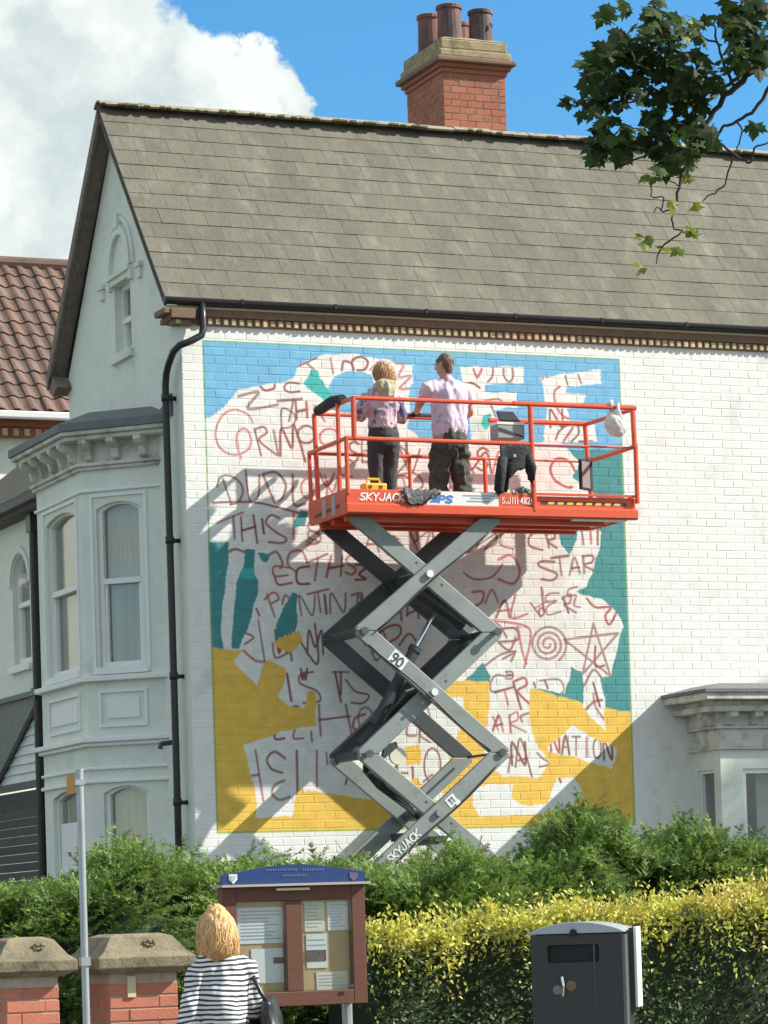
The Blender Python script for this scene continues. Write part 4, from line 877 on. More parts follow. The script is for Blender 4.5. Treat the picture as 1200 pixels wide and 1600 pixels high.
# ------------------------------------------------------------------ scissor lift
lift = thing('scissor_lift', 'red and grey scissor lift raised in front of the mural', 'scissor lift', (2.1, -.78, .01))
LX0, LX1, LYF, LYB = 1.19, 4.34, -1.28, -.28
LSP = 3.19                                                          # where the extension deck begins
ZB, ZT = 5.435, 5.675
LWIN = .0
ZJ = [5.43, 4.305, 3.115, 1.95, .80]
def joint(i): return 1.345+.012*i if i else 1.35, 2.77+.008*i
def clip(poly, a, b, c):
    out = []
    for i in range(len(poly)):
        p, q = poly[i], poly[(i+1) % len(poly)]; dp = a*p[0]+b*p[1]-c; dq = a*q[0]+b*q[1]-c
        if dp <= 0: out.append(p)
        if dp*dq < 0: t = dp/(dp-dq); out.append((p[0]+t*(q[0]-p[0]), p[1]+t*(q[1]-p[1])))
    return out
def arm(p, q, y, parent, m=m_grey, w=.165, th=.055, name='scissor_arm'):
    p = np.array(p); q = np.array(q); d = (q-p)/np.linalg.norm(q-p); n = np.array([-d[1], d[0]])*w/2; a = p-d*.2; b = q+d*.2
    poly = [tuple(a-n), tuple(b-n), tuple(b+n), tuple(a+n)]
    x0, x1 = min(p[0], q[0])-.075, max(p[0], q[0])+.075; z0, z1 = min(p[1], q[1])+.003, max(p[1], q[1])-.003
    for A_, B_, C_ in ((-1, 0, -x0), (1, 0, x1), (0, -1, -z0), (0, 1, z1)): poly = clip(poly, A_, B_, C_)
    return MB().prism([(x, y, z) for x, z in poly], (0, th, 0)).build(name, m, parent, bevel=.006)
front_arms = {}; m_armdark = mat('shaded_arm_paint', (.060, .065, .066), .45, var=.2, vscale=6)  # grey arm paint darkened for the rear upper arms, the platform's shade in the colour
for fi, (yo, yi) in enumerate(((-1.215, -1.145), (-.345, -.415))):
    for lv in range(4):
        z0, z1 = ZJ[lv], ZJ[lv+1]; l0, r0 = joint(lv); l1, r1 = joint(lv+1)
        rise_outer = lv % 2 == 0
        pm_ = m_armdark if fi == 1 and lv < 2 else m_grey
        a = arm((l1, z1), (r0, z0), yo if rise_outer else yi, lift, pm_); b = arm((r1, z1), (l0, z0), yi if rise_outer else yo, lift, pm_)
        if fi == 0: front_arms[lv] = a if rise_outer else b
        yc = yo-.03 if fi == 0 else yo+.06
        MB().tube([((l0+r0+l1+r1)/4, -1.245 if fi == 0 else -.27, (z0+z1)/2), ((l0+r0+l1+r1)/4, -1.08 if fi == 0 else -.42, (z0+z1)/2)], .036, 12).build('pivot_pin', m_whitepl if fi == 0 and lv in (0, 1) else m_grey, lift)
        if fi == 0:
            for (jx, jz) in ((l1, z1), (r1, z1)): MB().tube([(jx, -1.225, jz), (jx, -1.08, jz)], .026, 10).build('joint_pin', m_grey, lift)
m_grime = mat('greasy_steel', (.09, .095, .095), .4, var=.3, vscale=20)
for lv in range(3):                                                # bolts, bosses and a cable clipped along the front arms
    l0, r0 = joint(lv); l1, r1 = joint(lv+1); zc = (ZJ[lv]+ZJ[lv+1])/2; xc = (l0+r0+l1+r1)/4
    for t_, dz_ in ((-.13, 1), (.13, -1)):
        sg = -1 if lv % 2 == 0 else 1
        MB().tube([(xc+t_, -1.222, zc-sg*t_*-.82), (xc+t_, -1.214, zc-sg*t_*-.82)], .016, 8).build('bolt', m_grime, front_arms[lv])
    for (jx, jz, s_) in ((l1, ZJ[lv+1], 1), (r1, ZJ[lv+1], -1)):
        MB().tube([(jx, -1.240, jz), (jx, -1.2255, jz)], .040, 12).build('joint_boss', m_grime, lift)
    t_ = .80 if lv != 2 else .42
    p, q = ((l1, ZJ[lv+1]), (r0, ZJ[lv])) if lv % 2 == 0 else ((l0, ZJ[lv]), (r1, ZJ[lv+1]))
    u_ = np.array([q[0]-p[0], 0, q[1]-p[1]]); u_ /= np.linalg.norm(u_); n_ = np.array([-u_[2], 0, u_[0]]); c_ = np.array([p[0], -1.2165, p[1]])+(np.array([q[0], 0, q[1]])-np.array([p[0], 0, p[1]]))*t_
    hp_ = [tuple(np.array([p[0], -1.232, p[1]])+(np.array([q[0], 0, q[1]])-np.array([p[0], 0, p[1]]))*k-n_*(.072+.012*math.sin(k*9+lv))) for k in np.linspace(.06, .94, 12)]
    MB().tube(hp_, .010, 6).build('control_cable', m_hose, lift, smooth=True)
for lv in range(4):                                                # cross tubes between the two sides
    l1, r1 = joint(lv+1); zc = (ZJ[lv]+ZJ[lv+1])/2
    MB().tube([(l1, -1.10, ZJ[lv+1]), (l1, -.42, ZJ[lv+1])], .045, 10).build('cross_tube', m_dgrey, lift)
    MB().tube([((l1+r1)/2, -1.08, zc), ((l1+r1)/2, -.43, zc)], .055, 10).build('cross_tube', m_dgrey, lift)
    if lv < 1: MB().tube([(r1, -1.10, ZJ[lv+1]), (r1, -.42, ZJ[lv+1])], .045, 10).build('cross_tube', m_dgrey, lift)
MB().tube([(joint(2)[1], -1.1, ZJ[2]), (joint(2)[1], -.4, ZJ[2])], .014, 8).build('cable', m_hose, lift)
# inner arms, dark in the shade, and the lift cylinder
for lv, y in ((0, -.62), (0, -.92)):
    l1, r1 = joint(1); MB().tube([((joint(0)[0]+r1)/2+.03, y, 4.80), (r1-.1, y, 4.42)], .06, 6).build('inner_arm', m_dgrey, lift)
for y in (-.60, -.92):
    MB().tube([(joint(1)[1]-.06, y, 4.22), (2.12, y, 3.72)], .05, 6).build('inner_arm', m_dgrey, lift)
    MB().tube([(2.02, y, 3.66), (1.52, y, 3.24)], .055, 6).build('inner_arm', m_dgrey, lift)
A0 = np.array([2.29, -.78, 4.52]); A1 = np.array([1.62, -.78, 3.42]); mid = A1+(A0-A1)*.66; mid2 = A1+(A0-A1)*.62
MB().tube([tuple(A0), tuple(mid2)], .026, 12).build('piston_rod', m_chrome, lift); MB().tube([tuple(mid), tuple(A1)], .058, 12).tube([tuple(mid), tuple(mid+(mid-A1)*.06)], .068, 12).build('cylinder_barrel', m_dgrey, lift)
for k in range(3):
    o = .03*k
    MB().tube([(1.48+o, -.9-o, 3.02), (1.62+o, -.88, 3.38+o), (1.9, -.86-o, 3.62+o*2), (2.2, -.85, 3.78+o), (2.62, -.84-o, 4.1), (2.70, -.83, 4.28)], .017, 6).build('hydraulic_hose', m_hose, lift)
    MB().tube([(1.43+o, -.96-o, 3.15), (1.41+o, -.98, 2.96), (1.55, -.98-o, 2.80+o), (1.85, -.95, 2.60+o), (2.02, -.93, 2.46)], .018, 6).build('hydraulic_hose', m_hose, lift)
MB().tube([(1.74, -1.06, 3.10), (1.74, -1.02, 3.10)], .085, 20).build('hose_reel', mat('pale_reel', (.62, .62, .48), .5), lift)
MB().prism([(1.56, -1.07, 3.05), (1.74, -1.07, 3.19), (1.72, -1.07, 3.24), (1.60, -1.07, 3.20)], (0, .05, 0)).build('bracket_plate', m_dgrey, lift)
for sx in (0, 1):
    MB().box(1.93+.16*sx, 1.97+.2*sx, -1.20, -.36, 2.28-.05*sx, 2.36-.05*sx).build('cross_bar', m_dgrey, lift)
# chassis and wheels behind the hedge
MB().box(.95, 3.25, -1.26, -.30, .28, .80).build('chassis', m_grey, lift, bevel=.03)
for x in (1.25, 2.95):
    for y in (-1.36, -.30):
        MB().tube([(x, y, .22), (x, y+.12, .22)], .21, 20).build('wheel', m_hose, lift)
# decals on the arms
def on_arm(lv, t, text, h, w, mb, m, plate=None, name='lettering'):
    l0, r0 = joint(lv); l1, r1 = joint(lv+1)
    p, q = (np.array([l1, 0, ZJ[lv+1]]), np.array([r0, 0, ZJ[lv]])) if lv % 2 == 0 else (np.array([l0, 0, ZJ[lv]]), np.array([r1, 0, ZJ[lv+1]]))
    u = (q-p)/np.linalg.norm(q-p); nrm = np.array([-u[2], 0, u[0]]); c = p+(q-p)*t; c[1] = -1.2185
    tot = sum((w if ch not in 'I1.' else w*.62)+w*.25 for ch in text)
    o = c-u*tot/2+nrm*h/2
    if plate:
        e = .02; P = [c+u*a*(tot/2+e)+nrm*b*(h/2+e) for a, b in ((-1, -1), (1, -1), (1, 1), (-1, 1))]
        MB().prism([tuple(k) for k in P], (0, .003, 0)).build('label_plate', plate, front_arms[lv]); o[1] -= .0035; 
    letters(text, o, u, nrm, h, w, w*.25, h*.15, mb).build(name, m, front_arms[lv])
on_arm(1, .24, '90', .10, .055, MB(), m_blacktext, plate=m_whitepl)
on_arm(2, .23, 'SKYJACK', .075, .05, MB(), m_signtext)
on_arm(2, .60, '11', .06, .04, MB(), m_blacktext, plate=m_whitepl); 
MB().tube([(2.29, -1.219, 2.63), (2.29, -1.216, 2.63)], .03, 12).build('label_plate', m_whitepl, front_arms[2])
# platform
deck = MB().box(LX0+.01, LSP+.2, LYF+.03, LYB-.03, ZB+.012, ZB+.075).build('deck', m_orange, lift)
MB().box(LSP-.6, LX1-.02, LYF+.06, LYB-.06, ZB+.03, ZB+.09).build('extension_deck', m_orange, lift)
for y in (-1.1, -.78, -.46): MB().box(LX0+.05, LX1-.3, y-.03, y+.03, ZB-.05, ZB+.0115).build('deck_rail', m_orange, lift)
MB().box(3.62, 4.22, -1.262, -1.20, ZB-.018, ZB+.012).build('slide_rail', m_whitepl, lift)
tb = MB().box(LX0, LSP, LYF, LYF+.03, ZB+.105, ZT).build('toe_board', m_orange, lift, bevel=.004)
MB().prism([(LX0, LYF-.004, ZB), (LX0, LYF-.018, ZB+.015), (LX0, LYF-.018, ZB+.09), (LX0, LYF-.004, ZB+.1045), (LX0, LYF+.05, ZB+.1045), (LX0, LYF+.05, ZB)], (LX1-LX0, 0, 0)).build('deck_edge', m_orange, lift)
MB().box(LSP+.03, LX1, LYF+.035, LYF+.06, ZB+.1046, ZT-.02).build('toe_board', m_orange, lift, bevel=.004)
MB().box(LSP+.0, LX1, LYF+.0, LYF+.034, ZT-.012, ZT+.008).build('toe_board_rim', m_orange, lift)
MB().box(LX0, LX1, LYB-.03, LYB, ZB+.02, ZT).build('toe_board', m_orange, lift)
MB().box(LX0-.003, LX0+.027, LYF+.031, LYB-.031, ZB+.0, ZT).build('toe_board', m_orange, lift)
MB().box(LX1-.03, LX1, LYF+.061, LYB-.031, ZB+.02, ZT).build('toe_board', m_orange, lift)
MB().prism([(LX0-.006, -1.10, 5.52), (LX0-.006, -.45, 5.49), (LX0-.006, -.45, 5.52), (LX0-.006, -1.10, 5.55)], (.002, 0, 0)).build('slot', m_dgrey, lift)
for y in (-.95, -.70): MB().box(LX0-.0062, LX0-.0035, y-.05, y+.05, 5.46, 5.65).build('label_plate', mat('worn_label_%d' % int(-y*100), (.42, .33, .31), .6), lift)
for i in range(8):
    x = 3.36+i*.105
    MB().prism([(x, LYF+.0335, 5.575), (x+.065, LYF+.0335, 5.575), (x+.075, LYF+.0335, 5.60), (x+.01, LYF+.0335, 5.60)], (0, .002, 0)).build('hazard_stripe', m_hazard, lift)
MB().box(3.28, 4.24, LYF+.0348, LYF+.0352, 5.568, 5.607).build('hazard_band', m_dgrey, lift)
yy = LYF-.002
letters('SKYJACK', (1.34, yy, 5.638), (1, 0, 0), (0, 0, 1), .070, .054, .014, .014, MB(), skew=.18).build('lettering', m_signtext, tb)
letters('S.JIII 4826', (2.845, yy, 5.628), (1, 0, 0), (0, 0, 1), .060, .027, .010, .0085, MB()).build('lettering', m_signtext, tb)
ban = MB().prism([(2.02, LYF-.012, 5.535), (2.80, LYF-.012, 5.535), (2.80, LYF-.012, 5.668), (2.10, LYF-.012, 5.668)], (0, .006, 0)).build('banner', m_whitepl, lift)
letters('PS', (2.17, LYF-.0125, 5.625), (1, 0, 0), (0, 0, 1), .065, .06, .015, .022, MB(), skew=.2).build('lettering', m_bluetext, ban)
MB().prism([(2.06, LYF-.0145, 5.56), (2.14, LYF-.0145, 5.56), (2.19, LYF-.0145, 5.62), (2.12, LYF-.0145, 5.62)], (0, .002, 0)).build('logo', m_bluetext, ban)
for i, (a, b, z) in enumerate(((2.42, 2.76, 5.63), (2.50, 2.72, 5.605), (2.46, 2.70, 5.575))):
    MB().box(a, b, LYF-.0145, LYF-.0122, z, z+.012).build('print_line', m_greytext, ban)
def rail(pts, r=.021, name='rail', m=m_orange): return MB().tube(pts, r, 8).build(name, m, lift, smooth=False)
def post(pts, r=.021): return rail(pts, r, 'post')
RT, RM_ = 6.56, 6.165
xf0 = 1.29
rail([(xf0, LYF, RT), (3.06, LYF, RT)]); rail([(3.0, LYF, RT+.004), (4.36, LYF, RT+.004)], .026); rail([(1.20, LYF, RM_), (3.19, LYF, RM_)])
rail([(3.19, LYF+.03, RM_), (4.34, LYF+.03, RM_)], .011); 
post([(xf0, LYF, RT-.001), (xf0, LYF, RM_)], .026); post([(1.205, LYF, RM_-.002), (1.205, LYF, ZT-.05)], .022); post([(3.185, LYF, RT-.02), (3.195, LYF, 5.5)], .026); post([(4.325, LYF, RT-.02), (4.335, LYF, RM_)], .026); post([(4.345, LYF, RM_+.04), (4.345, LYF, 5.6)], .024)
# back rails
rail([(xf0, LYB, RT), (2.9, LYB, RT)], .018); rail([(3.2, LYB, RT), (4.28, LYB, RT)], .026); rail([(1.21, LYB, RM_), (3.13, LYB, RM_)], .018); rail([(3.13, LYB, RM_), (4.33, LYB, RM_)], .012)
rail([(3.0, LYB+.01, RM_+.15), (4.33, LYB+.01, RM_+.15)], .008, 'cable', m_bluetext)
MB().tube([(2.05, LYB, RT+.022), (2.62, LYB, RT+.022)], .022, 8).build('rail_grip', m_hose, lift)
post([(xf0-.01, LYB, RT), (1.30, LYB, ZT-.1)], .024); post([(1.215, LYB, RM_), (1.22, LYB, ZT-.1)], .02); post([(4.29, LYB, RT-.02), (4.31, LYB, RM_)], .024); post([(3.135, LYB, RM_), (3.14, LYB, ZT-.1)], .022); post([(4.33, LYB, RM_), (4.33, LYB, ZT-.1)], .024); post([(2.3, LYB, RM_), (2.3, LYB, ZT-.1)], .018)
# end rails
rail([(xf0, LYB, RT), (xf0, LYF, RT)]); rail([(1.21, LYB, RM_), (1.205, LYF, RM_)]); post([(1.27, -.93, RT), (1.265, -.93, ZT-.1)], .022); 
rail([(4.33, LYF, RT-.01), (4.29, LYB, RT-.01)]); rail([(4.34, LYF, RM_+.01), (4.33, LYB, RM_+.01)], .022)
MB().tube([(xf0, -.36, RT+.02), (xf0, -.75, RT+.045), (xf0+.005, -1.0, RT+.03)], [.05, .062, .05], 10).build('foam_wrap', m_blackcloth, lift)

# ------------------------------------------------------------------ things on the platform
FZ = ZB+.091
t = thing('tool_case', 'small yellow tool case with a handle on the left end of the lift platform', 'tool case', (1.52, -1.17, ZB+.076))
MB().box(1.40, 1.64, -1.24, -1.10, ZB+.076, 5.745).build('case', m_yellow, t, bevel=.02)
MB().tube([(1.45, -1.17, 5.74), (1.46, -1.17, 5.79), (1.58, -1.17, 5.79), (1.59, -1.17, 5.74)], .013, 8).build('handle', m_yellow, t)
for x in (1.46, 1.57): MB().box(x-.015, x+.015, -1.246, -1.2395, 5.69, 5.72).build('latch', m_dgrey, t)
def drape(name, pts_top, drop, y0, amp, m, parent, seed, nx=22, nz=9, th=.02):
    """cloth hanging from a line: a wavy sheet with thickness"""
    V = []; rr = random.Random(seed); ph = rr.uniform(0, 6)
    for j in range(nz+1):
        for i in range(nx+1):
            u = i/nx; k = u*(len(pts_top)-1); a = int(min(k, len(pts_top)-2)); f = k-a; x = pts_top[a][0]*(1-f)+pts_top[a+1][0]*f; z = pts_top[a][1]*(1-f)+pts_top[a+1][1]*f
            d = drop(u)*j/nz
            V.append((x+.012*math.sin(j*.9+i*.5)*j/nz, y0+amp*math.sin(u*9+ph+j*.25)*(.3+j/nz)-.02*j/nz, z-d+.01*math.sin(i*1.7+j)))
    F = [(j*(nx+1)+i, j*(nx+1)+i+1, (j+1)*(nx+1)+i+1, (j+1)*(nx+1)+i) for j in range(nz) for i in range(nx)]
    o = MB().add(V, F).build(name, m, parent, smooth=True); md = o.modifiers.new('solid', 'SOLIDIFY'); md.thickness = th; return o
t = drape('tarpaulin', [(1.79, 5.70), (1.84, 5.69), (2.0, 5.685), (2.17, 5.69)], lambda u: .05+.11*math.sin(math.pi*min(1, u*1.15)), LYF-.018, .006, m_tarp, None, 4)
t['label'] = 'crumpled grey tarpaulin hanging over the edge of the lift platform'; t['category'] = 'tarpaulin'
j = thing('black_jacket', 'black jacket hung over the front rail of the lift platform', 'jacket', (3.0, -1.2, 5.7))
bod = [(2.83, 6.13), (2.90, 6.15), (3.10, 6.15), (3.17, 6.12)]
drape('jacket_body', bod, lambda u: .40-.16*max(0, math.sin(math.pi*(u-.25)/.75))*(u > .25)+.06*(u < .3), LYF-.035, .018, m_blackcloth, j, 6)
MB().tube([(2.86, LYF-.02, 6.02), (2.82, LYF-.04, 5.85), (2.80, LYF-.03, 5.70), (2.82, LYF-.035, 5.66)], [.05, .055, .05, .035], 10).build('sleeve', m_blackcloth, j, smooth=True)
MB().tube([(3.13, LYF-.02, 6.05), (3.16, LYF-.045, 5.92), (3.15, LYF-.04, 5.80)], [.045, .05, .035], 10).build('sleeve', m_blackcloth, j, smooth=True)
MB().box(2.955, 2.985, LYF-.066, LYF-.06, 6.02, 6.05).build('badge', m_greytext, j)
cbx = thing('control_box', 'black lift control box with sloping keypad clipped to the rail above the jacket', 'control box', (3.0, -1.15, 6.2))
MB().prism([(2.84, -1.235, 6.22), (3.14, -1.235, 6.22), (3.14, -1.235, 6.36), (2.84, -1.235, 6.36)], (0, .18, 0)).build('housing', mat('grey_housing', (.30, .32, .33), .5), cbx, bevel=.01)
MB().prism([(2.84, -1.24, 6.36), (2.84, -1.06, 6.36), (2.84, -1.06, 6.40), (2.84, -1.24, 6.385)], (.30, 0, 0)).build('tray', m_whitepl, cbx)
MB().prism([(2.90, -1.19, 6.402), (3.12, -1.19, 6.402), (3.10, -1.06, 6.52), (2.93, -1.06, 6.52)], (0, .03, 0)).build('keypad', m_blackcloth, cbx)
for r_ in range(3):
    for c_ in range(5): MB().box(2.93+c_*.036, 2.955+c_*.036, -1.165+.036*r_, -1.16+.036*r_, 6.425+r_*.032, 6.44+r_*.032).build('key', m_dgrey, cbx)
MB().prism([(2.86, -1.242, 6.33), (3.12, -1.242, 6.25), (3.12, -1.242, 6.235), (2.86, -1.242, 6.30)], (0, .006, 0)).build('strap', m_dgrey, cbx)
bg_ = thing('carrier_bag', 'thin white plastic carrier bag tied to the right end of the top rail', 'carrier bag', (4.1, -1.2, 6.25))
bm = bmesh.new(); bmesh.ops.create_icosphere(bm, subdivisions=4, radius=1.0)
for v in bm.verts:
    n_ = mnoise.noise(v.co*2.1+Vector((3, 1, 2)))*.22+mnoise.noise(v.co*5.0)*.08; zz = v.co.z
    s = (.115-.05*max(0, zz)**1.4)*(1+n_); v.co = Vector((4.13+v.co.x*s-.03*zz, -1.27+v.co.y*s*.8, 6.40+zz*.135*(1+.2*n_)))
me = bpy.data.meshes.new('bag'); bm.to_mesh(me); bm.free()
for p in me.polygons: p.use_smooth = True
link('bag', me, m_bag, bg_)
MB().tube([(4.10, -1.27, 6.51), (4.09, -1.275, 6.56), (4.07, -1.29, 6.60), (4.09, -1.30, 6.63)], [.03, .022, .03, .012], 8).build('knot', m_bag, bg_, smooth=True)
MB().tube([(4.11, -1.28, 6.55), (4.15, -1.31, 6.59), (4.14, -1.32, 6.52), (4.20, -1.30, 6.42), (4.22, -1.29, 6.33)], [.018, .02, .022, .026, .008], 8).build('handle', m_bag, bg_, smooth=True)
pn = thing('framed_panel', 'small black framed panel leaning in the back right corner of the lift', 'panel', (4.25, -.5, 5.75))
pc = Face((4.09, -.56), (4.285, -.44))
MB().obox(pc, .0, .225, 5.84, 6.15, -.035, 0).build('panel_body', m_blackcloth, pn, bevel=.006)
MB().obox(pc, .012, .16, 5.86, 6.13, .0005, .004).build('panel_face', mat('dull_rose_panel', (.20, .15, .14), .6, var=.1, vscale=30), pn)
hk = MB().tube([(4.2, -.5, 6.15), (4.2, -.45, 6.18), (4.33, -.34, 6.2)], .008, 6).build('hook', m_dgrey, pn)
rg = drape('paint_rag', [(3.06, 5.72), (3.12, 5.75), (3.17, 5.73)], lambda u: .05, -1.2, .02, m_greencloth, None, 8, th=.03)
rg['label'] = 'teal paint rag bundled on the deck under the jacket'; rg['category'] = 'rag'
for k, (x, y, lab) in enumerate(((3.02, -1.16, 'white-capped spray can on the deck left of the teal rag'), (2.94, -1.14, 'peach-capped spray can on the deck beside the black jacket sleeve'))):
    s = thing('spray_can', lab, 'spray can', (x, y, ZB+.076), 'spray cans on the platform deck')
    MB().lathe((x, y, ZB+.076), [(.032, 0), (.033, .005), (.033, .15), (.026, .165), (.014, .17)], 14).build('can', m_whitepl, s, smooth=False)
    MB().lathe((x, y, ZB+.247), [(.022, 0), (.022, .03), (.018, .034)], 12).build('cap', mat('can_cap_%d' % k, ((.75, .72, .66), (.70, .55, .45))[k], .5), s)

# ------------------------------------------------------------------ people
def loft(mb, pts, rad, wide=(1, 0, 0), n=14):
    """a chain of elliptical sections; rad = (half width along `wide`, half depth)"""
    pts = [Vector(p) for p in pts]; k = len(pts); V = []; w = Vector(wide).normalized()
    P = []; Q = []
    for i, p in enumerate(pts):
        t = (pts[min(i+1, k-1)]-pts[max(i-1, 0)]).normalized()
        if i == 0: P.append((p-t*min(rad[0])*.55, t, (rad[0][0]*.55, rad[0][1]*.55)))
        P.append((p, t, rad[i]))
        if i == k-1: P.append((p+t*min(rad[i])*.55, t, (rad[i][0]*.55, rad[i][1]*.55)))
    for p, t, (a, b) in P:
        x = (w-t*w.dot(t)); x = x.normalized() if x.length > 1e-3 else Vector((0, 1, 0)); y = t.cross(x)
        for j in range(n):
            an = 2*math.pi*j/n; V.append(p+x*math.cos(an)*a+y*math.sin(an)*b)
    m = len(P); F = [(i*n+j, i*n+(j+1) % n, (i+1)*n+(j+1) % n, (i+1)*n+j) for i in range(m-1) for j in range(n)]+[tuple(range(n))[::-1], tuple(range((m-1)*n, m*n))]
    mb.add(V, F); return mb
def flesh(mb, name, m, parent, voxel=.012, smooth=4, fold=0.0, fscale=(9, 9, 5), seed=0):
    """one continuous skin over overlapping lofts, with cloth folds"""
    me = mb.mesh(name); bm = bmesh.new(); bm.from_mesh(me); bmesh.ops.recalc_face_normals(bm, faces=bm.faces); bm.to_mesh(me); bm.free()
    tmp = bpy.data.objects.new('tmp', me); col.objects.link(tmp)
    r = tmp.modifiers.new('r', 'REMESH'); r.mode = 'VOXEL'; r.voxel_size = voxel
    s = tmp.modifiers.new('s', 'SMOOTH'); s.factor = .5; s.iterations = smooth
    bpy.context.view_layer.update()
    dg = bpy.context.evaluated_depsgraph_get(); out = bpy.data.meshes.new_from_object(tmp.evaluated_get(dg)); bpy.data.objects.remove(tmp); out.name = name
    if fold:
        bm = bmesh.new(); bm.from_mesh(out); bm.normal_update()
        for v in bm.verts:
            q = Vector((v.co.x*fscale[0], v.co.y*fscale[1], v.co.z*fscale[2]))+Vector((seed, seed*.7, 0))
            v.co += v.normal*fold*(mnoise.noise(q)+.5*mnoise.noise(q*2.3))
        bm.to_mesh(out); bm.free()
    for p in out.polygons: p.use_smooth = True
    return link(name, out, m, parent)
def hand(mb, wrist, d, palm_n, L=.17, curl=.5, side=1):
    """palm, four fingers of different lengths and a thumb; d = direction of the hand, palm_n = palm side"""
    w = Vector(wrist); d = Vector(d).normalized(); n = Vector(palm_n).normalized(); s = d.cross(n).normalized()*side; k = L/.18
    loft(mb, [w, w+d*.04*k, w+d*.085*k], [(.026*k, .018*k), (.038*k, .016*k), (.038*k, .013*k)], wide=s)
    for i, (o, ln) in enumerate(((-.029, .072), (-.010, .080), (.010, .075), (.028, .060))):
        b = w+d*.08*k+s*o*k; c1 = b+(d*math.cos(curl*.6)+n*math.sin(curl*.6))*ln*.45*k; c2 = c1+(d*math.cos(curl*1.5)+n*math.sin(curl*1.5))*ln*.35*k; c3 = c2+(d*math.cos(curl*2.3)+n*math.sin(curl*2.3))*ln*.3*k
        mb.tube([b, c1, c2, c3], [.0095*k, .009*k, .0085*k, .007*k], 7)
    tb_ = w+d*.025*k-s*.03*k
    mb.tube([tb_, tb_-s*.03*k+d*.025*k+n*.01, tb_-s*.035*k+d*.06*k+n*.022], [.012*k, .011*k, .008*k], 7)
def head(mb, c, r, yaw, pitch=0):
    """skull, jaw, nose, ears on the body mesh; yaw = heading of the face (0 = +y)"""
    c = Vector(c); M3 = Matrix.Rotation(yaw, 3, 'Z') @ Matrix.Rotation(pitch, 3, 'X')
    T = lambda x, y, z: c+M3 @ Vector((x*r, y*r, z*r))
    loft(mb, [T(0, -.12, -.75), T(0, -.05, -.3), T(0, -.06, .25), T(0, -.06, .75), T(0, -.05, 1.0)], [(.62*r, .62*r), (.78*r, .92*r), (.84*r, 1.02*r), (.66*r, .8*r), (.3*r, .4*r)], wide=M3 @ Vector((1, 0, 0)))
    loft(mb, [T(0, .25, -1.05), T(0, .35, -.75), T(0, .3, -.3)], [(.30*r, .30*r), (.5*r, .45*r), (.66*r, .55*r)], wide=M3 @ Vector((1, 0, 0)))
    loft(mb, [T(0, .92, .15), T(0, 1.08, -.15), T(0, .98, -.25)], [(.08*r, .08*r), (.15*r, .12*r), (.17*r, .08*r)], wide=M3 @ Vector((1, 0, 0)))
    loft(mb, [T(-.2, .80, -.55), T(0, .88, -.55), T(.2, .80, -.55)], [(.05*r, .05*r), (.08*r, .07*r), (.05*r, .05*r)], wide=(0, 0, 1))
    for s in (-1, 1): loft(mb, [T(s*.84, -.02, -.3), T(s*.93, -.06, 0), T(s*.88, -.08, .25)], [(.1*r, .15*r), (.1*r, .22*r), (.08*r, .14*r)], wide=M3 @ Vector((1, 0, 0)))
    return T
def eyes(T, r, p):
    for s in (-1, 1):
        MB().lathe(tuple(T(s*.34, .80, .02)), [(r*.03, -r*.1), (r*.12, -r*.05), (r*.14, 0), (r*.12, r*.05), (r*.03, r*.1)], 10).build('eye', m_whitepl, p, smooth=True)
        MB().tube([tuple(T(s*.34-.16, .90, .26)), tuple(T(s*.34+.16, .90, .27))], r*.04, 6).build('eyebrow', m_hair_dark, p)

def locks(pts, rad, wide, m, parent, n, seed, back, r=.0036, spread=.62):
    """loose locks of hair over the cap of hair, falling from the crown"""
    rr = random.Random(seed); pts = [Vector(p) for p in pts]; K = len(pts)-1; w = Vector(wide).normalized(); mb = MB(); y = Vector((-w.y, w.x, 0))
    for _ in range(n):
        an = rr.gauss(back, 1.15); t1 = rr.uniform(.72, 1.0)*K; t0 = rr.uniform(-.10, .22)*K; P = []; R_ = []; ph = rr.uniform(0, 6); o = rr.uniform(.985, 1.05); tw = rr.gauss(0, .25)
        for i in range(10):
            u = i/9; t = t1+(t0-t1)*u; k = int(max(0, min(K-1, math.floor(t)))); f = t-k
            c = pts[k]*(1-f)+pts[k+1]*f; f = max(0, min(1, f)); a = rad[k][0]*(1-f)+rad[k+1][0]*f; b = rad[k][1]*(1-f)+rad[k+1][1]*f
            q = an+tw*u+.20*math.sin(u*rr.uniform(4, 8)+ph)
            P.append(c+(w*math.cos(q)*a+y*math.sin(q)*b)*(o+.025*math.sin(u*5+ph)+.03*u*u)); R_.append(r*(1-.75*u*u)+.0008)
        mb.tube(P, R_, 4, cap=False)
    return mb.build('hair_locks', m, parent, smooth=True, kind='stuff')
# --- man: back to us, left hand on the wall-side rail
X, Y, Z = 2.53, -.74, FZ
man = thing('person', 'man in lilac t-shirt and baggy dark trousers standing on the lift, hand on rail', 'person', (X, Y, Z))
b = MB(); HC = Vector((2.515, -.73, 7.015))
TH = head(b, HC, .098, R(38), R(-4))
loft(b, [(X, Y, 6.72), (2.52, Y+.005, 6.88), (2.515, Y+.01, 6.98)], [(.07, .07), (.058, .06), (.055, .058)])
loft(b, [(X+.02, Y, 6.30), (X+.02, Y, 6.5), (X+.01, Y, 6.72), (X, Y, 6.80)], [(.14, .10), (.15, .105), (.18, .105), (.13, .08)])
LS, LE, LH = (2.335, -.74, 6.775), (2.285, -.60, 6.64), (2.375, -.33, 6.605)
loft(b, [LS, LE], [(.05, .05), (.043, .043)]); loft(b, [LE, LH], [(.041, .041), (.027, .027)])
hand(b, (2.375, -.34, 6.615), (.12, 1, .0), (0, .0, -1), curl=1.0)
RS, RE, RH = (2.72, -.74, 6.775), (2.80, -.70, 6.56), (2.76, -.48, 6.50)
